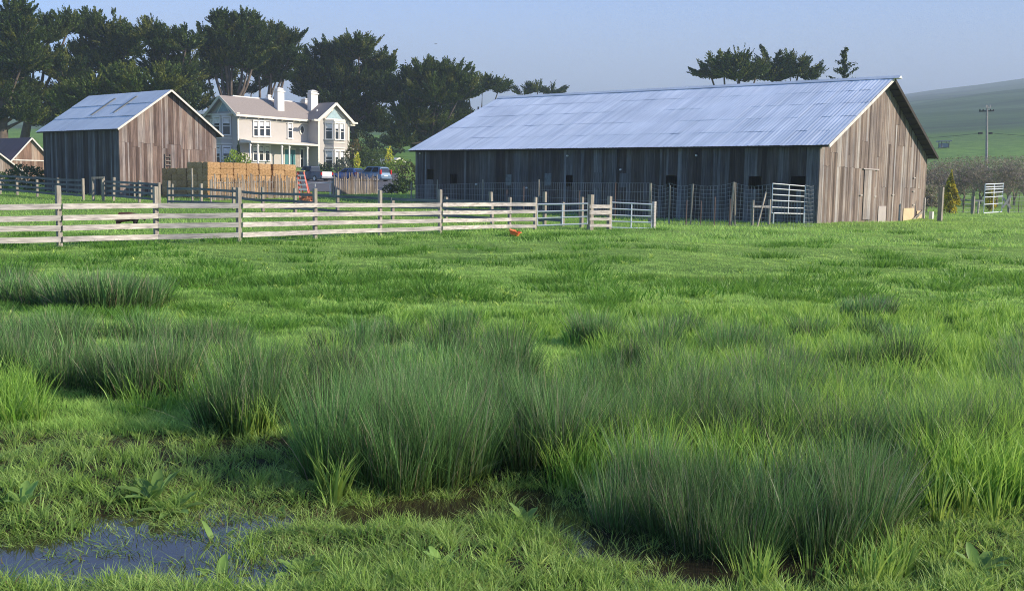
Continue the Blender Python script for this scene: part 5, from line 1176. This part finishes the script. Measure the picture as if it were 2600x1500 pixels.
for a, b_ in ((2484, 2494), (2511, 2519)): mb = MB(); mb.beam(at(a, 339, 130), at(b_, 338, 130), .25, .25); mb.build('cable_clamp', 'dark', t)
def wire(label, a, b_, sag=.8, r_=.022):
    mb = MB(); n_ = 24; pts = [a.lerp(b_, k / n_) - EZ * (sag * 4 * (k / n_) * (1 - k / n_)) for k in range(n_ + 1)]; mb.tube(pts, r_, 4); o = mb.build('power_line', 'dark', loc=a); tag(o, label, 'cable')
wire('dark cable running left from the power pole towards the barn', at(2486, 339, 130), at(2200, 352, 170), .3, .02)
wire('dark cable running right from the power pole out of the photo', at(2516, 338, 130), at(2760, 345, 110), .2, .02)
gS = gp(2400, 377); t = thing('field_shelter', gS, 'small grey-blue open shelter on the lower slope of the hill', 'shelter')
s_ = gS.y / F; zz = at(2400, 363, gS.y).z - gS.z; W_ = 30 * s_
M['shelter'] = simple('shelter_tin', (.16, .2, .24), .7)
for dx in (-.32, .3):
    for dy in (0, 1.8): mb = MB(); mb.tube([gS + Vector((dx * W_, dy, -.5)), gS + Vector((dx * W_, dy, zz + .6))], .1, 5); mb.build('leg', 'dark', t)
mb = MB(); mb.obox(gS + Vector((-W_ * .32, .1, .25)), Vector((W_ * .62, 0, 0)), Vector((0, 1.6, 0)), EZ * (zz - .3)); mb.build('bin', 'shelter', t)
mb = MB(); mb.obox(gS + Vector((-W_ * .5, -.3, zz + .3)), Vector((W_, 0, .1)), Vector((0, 2.5, 0)), EZ * .25); mb.build('roof', 'shelter', t)
# bird
bp = at(1106, 112, 190); mb = MB()
for sgn in (-1, 1):
    mb.hexa([bp + Vector((0, 0, 0)), bp + Vector((0, .12, 0)), bp + Vector((sgn * .34, .08, .1)), bp + Vector((sgn * .34, 0, .1)), bp + Vector((0, 0, .03)), bp + Vector((0, .12, .03)), bp + Vector((sgn * .34, .08, .12)), bp + Vector((sgn * .34, 0, .12))])
mb.tube([bp + Vector((-.16, .05, -.02)), bp + Vector((0, .05, 0)), bp + Vector((.2, .05, .02))], [.02, .055, .015], 6)
o = mb.build('bird', 'dark', loc=bp); tag(o, 'tiny dark bird flying in the open sky left of the long barn', 'bird')
# sheep lying low behind the rails, drawn with a skin skeleton
def sheep():
    g = gp(316, 583); me = bpy.data.meshes.new('sheep')
    V = [(0, 0, .33), (.16, 0, .34), (.33, 0, .33), (.42, 0, .37), (.50, 0, .33), (.58, 0, .25), (-.18, 0, .33), (-.26, 0, .25),
         (.30, .07, .2), (.31, .07, .09), (.30, .07, 0), (.30, -.07, .2), (.31, -.07, .09), (.30, -.07, 0),
         (-.15, .07, .2), (-.19, .07, .1), (-.16, .07, 0), (-.15, -.07, .2), (-.19, -.07, .1), (-.16, -.07, 0), (.46, .07, .36), (.46, -.07, .36)]
    Eg = [(0, 1), (1, 2), (2, 3), (3, 4), (4, 5), (0, 6), (6, 7), (2, 8), (8, 9), (9, 10), (2, 11), (11, 12), (12, 13), (6, 14), (14, 15), (15, 16), (6, 17), (17, 18), (18, 19), (4, 20), (4, 21)]
    R = [.13, .125, .11, .06, .055, .025, .12, .03, .04, .022, .02, .04, .022, .02, .045, .022, .02, .045, .022, .02, .012, .012]
    me.from_pydata(V, Eg, []); o = bpy.data.objects.new('sheep', me); C.objects.link(o); o.location = g
    m, n, l, p = newmat('brown_fleece'); p.inputs['Roughness'].default_value = .95; tc = n.new('ShaderNodeTexCoord'); s = n.new('ShaderNodeSeparateXYZ'); l.new(tc.outputs['Object'], s.inputs[0])
    r_ = ramp(n, [(0, (.10, .032, .016)), (.5, (.075, .022, .012)), (.56, (.012, .010, .010)), (1, (.012, .010, .010))]); mr = n.new('ShaderNodeMapRange'); mr.inputs[1].default_value = -.3; mr.inputs[2].default_value = .8; l.new(s.outputs[0], mr.inputs[0]); l.new(mr.outputs[0], r_.inputs[0]); l.new(r_.outputs[0], p.inputs['Base Color'])
    me.materials.append(m); sk = o.modifiers.new('skin', 'SKIN'); sk.use_smooth_shade = True
    for i, r2 in enumerate(R): me.skin_vertices[0].data[i].radius = (r2, r2)
    me.skin_vertices[0].data[0].use_root = True
    ss = o.modifiers.new('sub', 'SUBSURF'); ss.levels = 2; ss.render_levels = 2
    tag(o, 'small brown sheep with black head grazing behind the board fence', 'sheep')
def add_skin():
    sheep()
add_skin()
bpy.data.objects['sheep'].scale = (1.3, 1.3, 1.35)

# ---------------------------------------------------------------- grasses
def blades(P, hgt, lean_dir, lean, width, yaw, c0_, c1_, seg=3, curve=1.0):
    """P base (n,3); lean = horizontal reach (n,), lean_dir angle; returns V, Fq, Ft, col"""
    n = len(P); ts = np.linspace(0, 1, seg + 1)
    lx, ly = np.cos(lean_dir) * lean, np.sin(lean_dir) * lean
    wx, wy = np.cos(yaw) * width * .5, np.sin(yaw) * width * .5
    rows = []; cols = []
    for k, t in enumerate(ts):
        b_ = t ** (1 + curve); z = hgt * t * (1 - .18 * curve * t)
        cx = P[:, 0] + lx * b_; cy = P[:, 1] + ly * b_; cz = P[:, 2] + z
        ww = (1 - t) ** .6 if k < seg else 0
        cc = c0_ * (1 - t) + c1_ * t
        if k < seg:
            rows += [np.stack([cx - wx * ww, cy - wy * ww, cz], 1), np.stack([cx + wx * ww, cy + wy * ww, cz], 1)]; cols += [cc, cc]
        else: rows.append(np.stack([cx, cy, cz], 1)); cols.append(cc)
    m = 2 * seg + 1; V = np.stack(rows, 1).reshape(-1, 3); col = np.stack(cols, 1).reshape(-1, 3)
    b0 = (np.arange(n) * m)[:, None]
    Fq = np.concatenate([b0 + np.array([[2 * k, 2 * k + 1, 2 * k + 3, 2 * k + 2]]) for k in range(seg - 1)], 0) if seg > 1 else np.zeros((0, 4), int)
    Ft = b0 + np.array([[2 * seg - 2, 2 * seg - 1, 2 * seg]])
    return V, Fq, Ft, col
def join(parts):
    V = []; Q = []; T = []; Cc = []; off = 0
    for v, q, t, c in parts:
        V.append(v); Q.append(q + off); T.append(t + off); Cc.append(c); off += len(v)
    return np.concatenate(V), np.concatenate(Q), np.concatenate(T), np.concatenate(Cc)
def flatv(px, py):
    dx = fw.x + RV.x * ((px - 1300) / F) - UV.x * ((py - 750) / F); dy = fw.y + RV.y * ((px - 1300) / F) - UV.y * ((py - 750) / F); dz = fw.z + RV.z * ((px - 1300) / F) - UV.z * ((py - 750) / F)
    t = -CAMZ / dz; return dx * t, dy * t
def pal(n, a, b_, var=.25, q=None):
    q = rng.random((n, 1)) if q is None else q[:, None]
    return (np.array(a) * (1 - q) + np.array(b_) * q) * rng.uniform(1 - var, 1 + var, (n, 1))
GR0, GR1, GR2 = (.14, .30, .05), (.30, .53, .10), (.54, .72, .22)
def field(n, py0, py1, h0, h1_, wk, seg=2, pxr=(-750, 3350)):
    px = rng.uniform(pxr[0], pxr[1], n); py = rng.uniform(py0, py1, n); x, y = flatv(px, py)
    z = H(x, y); d = np.hypot(x, y)
    q = np.clip(waves(x, y * .8, 5.0) * .35 + waves(x + 9, y, 1.3) * .4 + waves(x + 7, y - 3, .75) * .25 + .55, 0, 1)
    lush = np.clip(waves(x * 1.0 + 30, y * 1.0, 6.5) * 1.4 + waves(x - 4, y + 2, 2.2) * .7 - .8, 0, 1)
    hg = rng.uniform(h0, h1_, n) * (1 + lush * 1.0) * (.75 + .5 * q); keep = z > WATERZ - .01 
    c0_ = pal(n, GR0, GR1, .2, q * .7); c1_ = pal(n, GR1, GR2, .25, np.clip(q * .8 + rng.random(n) * .3, 0, 1)); 
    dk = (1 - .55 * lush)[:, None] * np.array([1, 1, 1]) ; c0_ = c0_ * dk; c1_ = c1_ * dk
    P = np.stack([x, y, z - .01], 1)
    w_ = wk * d * rng.uniform(.7, 1.4, n)
    k = keep
    return blades(P[k], hg[k], rng.uniform(0, 6.28, n)[k], (hg * rng.uniform(.15, .7, n))[k], w_[k], rng.uniform(0, 3.14, n)[k], c0_[k], c1_[k], seg)
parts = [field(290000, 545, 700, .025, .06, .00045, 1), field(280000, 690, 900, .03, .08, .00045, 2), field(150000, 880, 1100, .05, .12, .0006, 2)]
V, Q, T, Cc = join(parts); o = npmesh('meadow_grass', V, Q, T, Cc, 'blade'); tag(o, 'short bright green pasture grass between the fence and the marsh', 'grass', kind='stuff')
# far field turf up to the buildings (coarser)
def far_turf():
    n = 90000; x = rng.uniform(-60, 60, n); y = 32 + rng.random(n) ** 1.0 * 60; x = x * y / 80
    s_ = (x - O1.x, y - O1.y); u = s_[0] * EX.x + s_[1] * EX.y; v = s_[0] * EY.x + s_[1] * EY.y
    inside = (u > -.1) & (u < BW + .1) & (v > -.1) & (v < BL); x, y = x[~inside], y[~inside]; n = len(x)
    a = x / y; yard = (a > -.225) & (a < -.11) & (y > 83.5); x, y = x[~yard], y[~yard]; n = len(x)
    z = H(x, y); q = np.clip(waves(x, y, 9) * .5 + .5, 0, 1); hg = rng.uniform(.1, .26, n) * (.6 + q)
    return blades(np.stack([x, y, z], 1), hg * .7, rng.uniform(0, 6.28, n), hg * .4, rng.uniform(.018, .035, n), rng.uniform(0, 3.14, n), pal(n, GR0, GR1, .2, q * .8), pal(n, GR1, GR2, .2, q), 1)
V, Q, T, Cc = far_turf(); o = npmesh('far_grass', V, Q, T, Cc, 'blade'); tag(o, 'pasture grass around the fences and barns', 'grass', kind='stuff')
# near short marsh turf with lying blades, and clover-like tufts
def near_turf(n):
    px = rng.uniform(-1300, 3900, n); py = 1050 + rng.random(n) * 620; x, y = flatv(px, py)
    cl = waves(x, y, .8) * .6 + waves(x + 3, y + 5, 2.1) * .5; z = H(x, y)
    keep = (cl + waves(x, y, .31) * .4 + rng.random(n) * .95 > .3) & ((z > WATERZ - .03) | ((waves(x * 1.0, y, .42) * .5 + rng.random(n) * 1.5 > .74) & (px < 860))); z = np.maximum(z, WATERZ - .004)
    x, y, z, cl = x[keep], y[keep], z[keep], cl[keep]; n = len(x); q = np.clip(cl * .5 + .5, 0, 1)
    hg = rng.uniform(.02, .065, n) * (.6 + .7 * q); ln = rng.uniform(.02, .12, n)
    dead = rng.random(n) < .10
    c0_ = pal(n, (.09, .18, .03), (.18, .31, .045), .25, q); c1_ = pal(n, (.18, .32, .07), (.40, .52, .17), .25, np.clip(q + rng.uniform(-.3, .3, n), 0, 1))
    c0_[dead] = np.array([.16, .12, .06]); c1_[dead] = np.array([.26, .2, .11])
    return blades(np.stack([x, y, z - .008], 1), hg, rng.uniform(0, 6.28, n), ln, rng.uniform(.004, .0085, n), rng.uniform(0, 3.14, n), c0_, c1_, 3, .7)
def tuftfield(n_t, k, pyr, pxr, h0, h1_, rad, width, cA, cB, lean=.5, test=None):
    """small tufts of k blades"""
    px = rng.uniform(*pxr, n_t); py = rng.uniform(*pyr, n_t); x, y = flatv(px, py)
    if test is not None: kk = test(px, py); x, y = x[kk], y[kk]; n_t = len(x)
    hs = rng.uniform(h0, h1_, n_t); tq = rng.random(n_t)
    X = np.repeat(x, k) + rng.normal(0, rad, n_t * k); Y_ = np.repeat(y, k) + rng.normal(0, rad, n_t * k); hh = np.repeat(hs, k) * rng.uniform(.5, 1.1, n_t * k); n = n_t * k
    ang = np.arctan2(Y_ - np.repeat(y, k), X - np.repeat(x, k)) + rng.normal(0, .5, n)
    q = np.repeat(tq, k); Z = H(X, Y_)
    return blades(np.stack([X, Y_, Z - .01], 1), hh, ang, hh * rng.uniform(.2, 1.2, n) * lean, width * rng.uniform(.6, 1.4, n), rng.uniform(0, 3.14, n), pal(n, cA[0], cB[0], .2, q), pal(n, cA[1], cB[1], .25, q), 3, .8)
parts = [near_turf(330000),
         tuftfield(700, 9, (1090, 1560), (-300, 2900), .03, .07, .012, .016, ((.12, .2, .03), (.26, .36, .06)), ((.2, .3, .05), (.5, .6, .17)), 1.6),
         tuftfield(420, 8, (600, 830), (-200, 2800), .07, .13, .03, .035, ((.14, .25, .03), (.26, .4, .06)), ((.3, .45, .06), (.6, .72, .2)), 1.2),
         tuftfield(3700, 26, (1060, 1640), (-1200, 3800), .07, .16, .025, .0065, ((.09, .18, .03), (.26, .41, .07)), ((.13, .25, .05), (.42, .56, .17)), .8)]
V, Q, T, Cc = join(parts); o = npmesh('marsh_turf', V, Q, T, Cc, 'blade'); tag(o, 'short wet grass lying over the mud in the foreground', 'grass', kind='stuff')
# darker lush tufts scattered over the pasture
V, Q, T, Cc = join([tuftfield(230, 160, (585, 760), (-200, 2800), .14, .26, .28, .02, ((.05, .14, .018), (.12, .26, .035)), ((.07, .19, .022), (.17, .35, .05)), .8),
                    tuftfield(150, 220, (700, 830), (-100, 2700), .10, .22, .16, .012, ((.05, .14, .018), (.12, .26, .035)), ((.08, .2, .025), (.19, .37, .06)), .8)])
o = npmesh('lush_tufts', V, Q, T, Cc, 'blade'); tag(o, 'darker lush tufts of grass dotted over the pasture', 'grass', kind='stuff')
# tall fresh grass in the marsh, right half
def tall(n_t, k, pyr, pxr, h0, h1_, width, test=None, rad=.05): return tuftfield(n_t, k, pyr, pxr, h0, h1_, rad, width, ((.08, .2, .02), (.24, .42, .06)), ((.11, .26, .03), (.38, .57, .13)), .45, test)
V, Q, T, Cc = join([tall(900, 34, (800, 930), (1500, 3200), .18, .34, .012),
                    tall(620, 34, (900, 1060), (1650, 3400), .22, .42, .009), tall(420, 32, (1000, 1230), (1400, 2400), .24, .46, .008), tall(120, 30, (900, 1060), (300, 1250), .2, .42, .009),
                    tall(800, 40, (1040, 1290), (2330, 3700), .3, .55, .008),
                    tall(160, 30, (800, 880), (1000, 1500), .15, .3, .012),
                    tall(60, 34, (980, 1090), (-200, 110), .28, .5, .009)])
o = npmesh('tall_grass', V, Q, T, Cc, 'blade'); tag(o, 'tall fresh green grass growing in the marsh on the right', 'grass', kind='stuff')
# rush tussocks
RU0, RU1, RU2 = (.03, .09, .02), (.085, .20, .06), (.34, .32, .22)
def rush(x, y, hgt, rad, n, width, spread=.4, brown=.35):
    a = rng.uniform(0, 6.28, n); r_ = rad * np.sqrt(rng.random(n)); X = x + np.cos(a) * r_; Y_ = y + np.sin(a) * r_
    ang = a + rng.normal(0, .5, n); hh = hgt * rng.uniform(.4, 1.18, n) ** .8; le = (r_ / rad * spread + rng.uniform(0, .16, n)) * hh * rng.uniform(.3, 1.2, n)
    bent = rng.random(n) < .03; le[bent] *= 2.4; hh[bent] *= .62
    brk = rng.random(n) < .05; hh[brk] *= .5; le[brk] *= 1.5
    z = H(X, Y_); q = rng.random(n); tn = random.uniform(.62, 1.45); bm_ = random.uniform(.05, brown * 1.15); br = (rng.random(n) < bm_)[:, None]
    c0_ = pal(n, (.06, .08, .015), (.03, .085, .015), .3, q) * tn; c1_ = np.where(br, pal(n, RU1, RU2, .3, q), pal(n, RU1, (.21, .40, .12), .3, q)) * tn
    dead = rng.random(n) < .06; c0_[dead] = (.16, .12, .06); c1_[dead] = (.42, .36, .24)
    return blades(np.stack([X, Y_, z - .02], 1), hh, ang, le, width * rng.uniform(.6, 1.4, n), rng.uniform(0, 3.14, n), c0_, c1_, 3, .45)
def clump(label, spots, n, width, hgt, rad, group='large rush clumps in the marsh', spread=.36):
    pts = [flat(px, py) for px, py in spots]; cx = sum(p[0] for p in pts) / len(pts); cy = sum(p[1] for p in pts) / len(pts)
    V, Q, T, Cc = join([rush(x, y, hgt * random.uniform(.74, 1.12), rad * random.uniform(.8, 1.15), n, width, spread) for x, y in pts] + [rush(x, y, hgt, rad * 1.1, n // 14, width * 1.9, spread * 1.3, .7) for x, y in pts])
    g = (cx, cy, h1(cx, cy)); o = npmesh('rush_clump', V, Q, T, Cc, 'rush', g); return tag(o, label, 'rushes', group)
clump('largest dense rush clump standing in water at the centre of the foreground', [(830, 1205), (930, 1215), (1020, 1225), (1110, 1215), (1190, 1195), (880, 1160), (1000, 1165), (1100, 1160), (960, 1185)], 900, .0036, .68, .16)
clump('wide rush clump on the right of the foreground above the brown water', [(1570, 1310), (1690, 1335), (1790, 1365), (1890, 1385), (1640, 1260), (1750, 1290), (1870, 1320), (1980, 1350)], 820, .0034, .50, .15)
clump('rush clump right of the wide foreground clump beside the bright grass', [(2090, 1380), (2180, 1365), (2240, 1330), (2060, 1310), (2160, 1300), (2230, 1270)], 820, .0034, .52, .14)
clump('medium rush clump just right of and behind the largest clump', [(1340, 1185), (1420, 1180), (1390, 1140), (1310, 1150)], 800, .0038, .58, .16)
clump('dark rush clump left of the largest clump with bright iris blades at its foot', [(560, 1085), (630, 1090), (690, 1080), (600, 1050), (670, 1045)], 700, .0042, .62, .18)
clump('spreading rush clump in the left middle casting shade on the turf', [(290, 1000), (360, 1010), (420, 1005), (330, 975), (450, 985)], 650, .0048, .55, .2)
clump('rush clump at the left edge in the middle distance of the marsh', [(20, 980), (90, 975), (160, 985), (60, 950), (-60, 965), (210, 960)], 600, .005, .55, .2)
clump('far blue-green rush clump at the left edge of the open pasture', [(-30, 778), (40, 775), (110, 780), (10, 755)], 800, .012, .5, .45)
clump('far rounded rush clump with shaded front left of the puddle', [(205, 790), (265, 797), (320, 790), (240, 770), (350, 775)], 900, .012, .52, .42)
clump('small blue-grey rush tuft alone in the right pasture', [(2190, 815), (2215, 812)], 700, .012, .36, .25)
# rush background mass
parts = []
NR = 190
for k in range(NR):
    py = 860 + 320 * random.random() ** 1.1; px = random.uniform(-80, 2750)
    if px < 550 and py > 930: continue
    if 420 < px < 750 and py > 1000: continue
    if 700 < px < 1250 and py > 1080: continue
    if px > 1500 and random.random() < .12 and py < 1000: continue
    if px > 2300 and random.random() < .4: continue
    x, y = flat(px, py); parts.append(rush(x, y, random.uniform(.3, .5), .2, 520, .0005 * y + .0012, .45, .5))
for px, py in ((1500, 1090), (1650, 1110), (1780, 1120), (1960, 1130), (1600, 1040), (1740, 1060), (1250, 1090), (1180, 1080), (1350, 1070), (1050, 1080), (950, 1070), (850, 1065), (760, 1060), (2400, 1210), (2520, 1180), (2300, 1190)):
    x, y = flat(px, py); parts.append(rush(x, y, random.uniform(.5, .6), .2, 600, .004, .45, .4))
V, Q, T, Cc = join(parts); o = npmesh('rushes', V, Q, T, Cc, 'rush'); tag(o, 'mass of fine grey-green rushes filling the marsh', 'rushes', kind='stuff')
# bright iris-like leaf clumps
def iris(label, spots, k, h0, h1_, wd):
    ps = [flat(a, b_) for a, b_ in spots]; parts = []
    for x, y in ps:
        n = k; a = rng.uniform(0, 6.28, n); r_ = .05 * rng.random(n); X = x + np.cos(a) * r_; Y_ = y + np.sin(a) * r_; hh = rng.uniform(h0, h1_, n); q = rng.random(n)
        parts.append(blades(np.stack([X, Y_, H(X, Y_) - .01], 1), hh, a, hh * rng.uniform(.05, .5, n), wd * rng.uniform(.6, 1.3, n), rng.uniform(0, 3.14, n), pal(n, (.14, .22, .03), (.22, .29, .06), .2, q), pal(n, (.17, .32, .06), (.30, .46, .11), .2, q), 4, .8))
    V, Q, T, Cc = join(parts); g = (*ps[0], h1(*ps[0])); o = npmesh('iris_leaves', V, Q, T, Cc, 'blade', g); return tag(o, label, 'water plant', 'bright blade-leaved water plants')
iris('bright green blade leaves in front of the wide rush clump left of the brown puddle', [(1900, 1440), (1940, 1450), (1980, 1440), (1925, 1465)], 34, .2, .42, .015)
iris('bright blade leaves beside the brown puddle at the bottom right', [(2210, 1475), (2250, 1465), (2060, 1440), (2180, 1440), (2120, 1460), (2290, 1440)], 32, .22, .42, .014)
iris('bright yellow-green blades at the foot of the dark left rush clump', [(590, 1105), (625, 1110), (660, 1105), (690, 1100)], 24, .2, .42, .014)
iris('light green upright blades at the left foot of the largest rush clump', [(845, 1260), (865, 1250), (830, 1240)], 22, .2, .4, .014)
iris('bright blades at the right edge of the marsh beside the tall grass', [(2380, 1330), (2450, 1310), (2520, 1330), (2420, 1290)], 22, .2, .4, .012)
iris('light green tall blades at the left edge of the foreground', [(20, 1090), (60, 1080), (100, 1085), (40, 1050)], 26, .2, .4, .011)
# dock plants with broad leaves
def dock(label, px, py, leaves):
    g = gp(px, py); t = thing('dock_plant', g, label, 'plant', 'broad-leaved docks in the wet turf')
    for L, az, up, wd in leaves:
        n_ = 8; V = []; Fq = []; d = Vector((math.cos(az), math.sin(az), 0)); s_ = Vector((-d.y, d.x, 0))
        for i in range(n_ + 1):
            u = i / n_; ww = wd * math.sin(PI * min(1, max(0.0, (u - .12) / .9)) ** .8) + .004 * (u < .95); wob = .12 * wd * math.sin(u * 19)
            c = d * (L * math.cos(up) * u + L * .15 * u * u) + EZ * (L * math.sin(up) * u - L * .22 * u * u)
            for j in (-1, 0, 1): V.append(tuple(c + s_ * (ww * j) + EZ * (abs(j) * ww * .45 + wob * j)))
        for i in range(n_):
            for j in (0, 1): q = i * 3 + j; Fq.append((q, q + 1, q + 4, q + 3))
        cc = np.array([(.20, .33, .08)] * len(V)) * rng.uniform(.8, 1.3)
        o = npmesh('leaf', np.array(V), np.array(Fq), None, cc, 'blade'); o.data.polygons.foreach_set('use_smooth', [True] * len(o.data.polygons)); o.parent = t
    mb = MB(); mb.tube([g - EZ * .03, g + EZ * .03], [.012, .008], 5); mb.build('stem', 'rustwire', t); return t
dock('dock plant with one tall upright leaf in the puddle at lower left', 548, 1405, [(.21, 2.6, 1.25, .014), (.17, .9, .9, .015), (.16, .3, .5, .026), (.15, 2.9, .35, .028), (.12, 4.2, .3, .024)])
dock('dock plant with curled leaves at the bottom edge', 560, 1490, [(.17, 1.6, 1.2, .022), (.15, .2, .7, .024), (.15, 2.9, .8, .022), (.14, 3.9, .3, .024)])
dock('leafy dock rosette between the two lower left puddles', 440, 1305, [(.17, .2, .55, .025), (.19, .9, .8, .024), (.16, 1.9, .6, .026), (.18, 2.7, .5, .024), (.17, 3.5, .45, .026), (.15, 4.6, .4, .024), (.16, 5.5, .5, .026)])
dock('small dock at the foot of the dark rush clump', 505, 1105, [(.14, .4, .8, .028), (.14, 1.5, .9, .025), (.15, 2.8, .6, .025), (.12, 4.4, .4, .03)])
def rosette(label, px, py, k, L=.12):
    dock(label, px, py, [(L * 1.45 * random.uniform(.75, 1.2), 6.283 * i / k + random.uniform(-.3, .3), random.uniform(.6, 1.25), L * .2) for i in range(k)])
rosette('yellow-green leafy dock left of the tall-leaved dock above the puddle', 395, 1275, 8, .14)
rosette('low dock rosette in the short turf left of the largest rush clump', 700, 1345, 7, .11)
rosette('leafy dock at the left edge of the wet turf', 60, 1290, 7, .12)
rosette('small dock at the bottom edge right of the curled-leaf dock', 760, 1470, 6, .11)
rosette('small dock in the muddy gap between the two big rush clumps', 1330, 1340, 7, .11)
rosette('low leafy dock in the turf at the bottom centre', 1120, 1450, 6, .10)
rosette('small leafy dock at the bottom right corner', 2480, 1460, 7, .12)
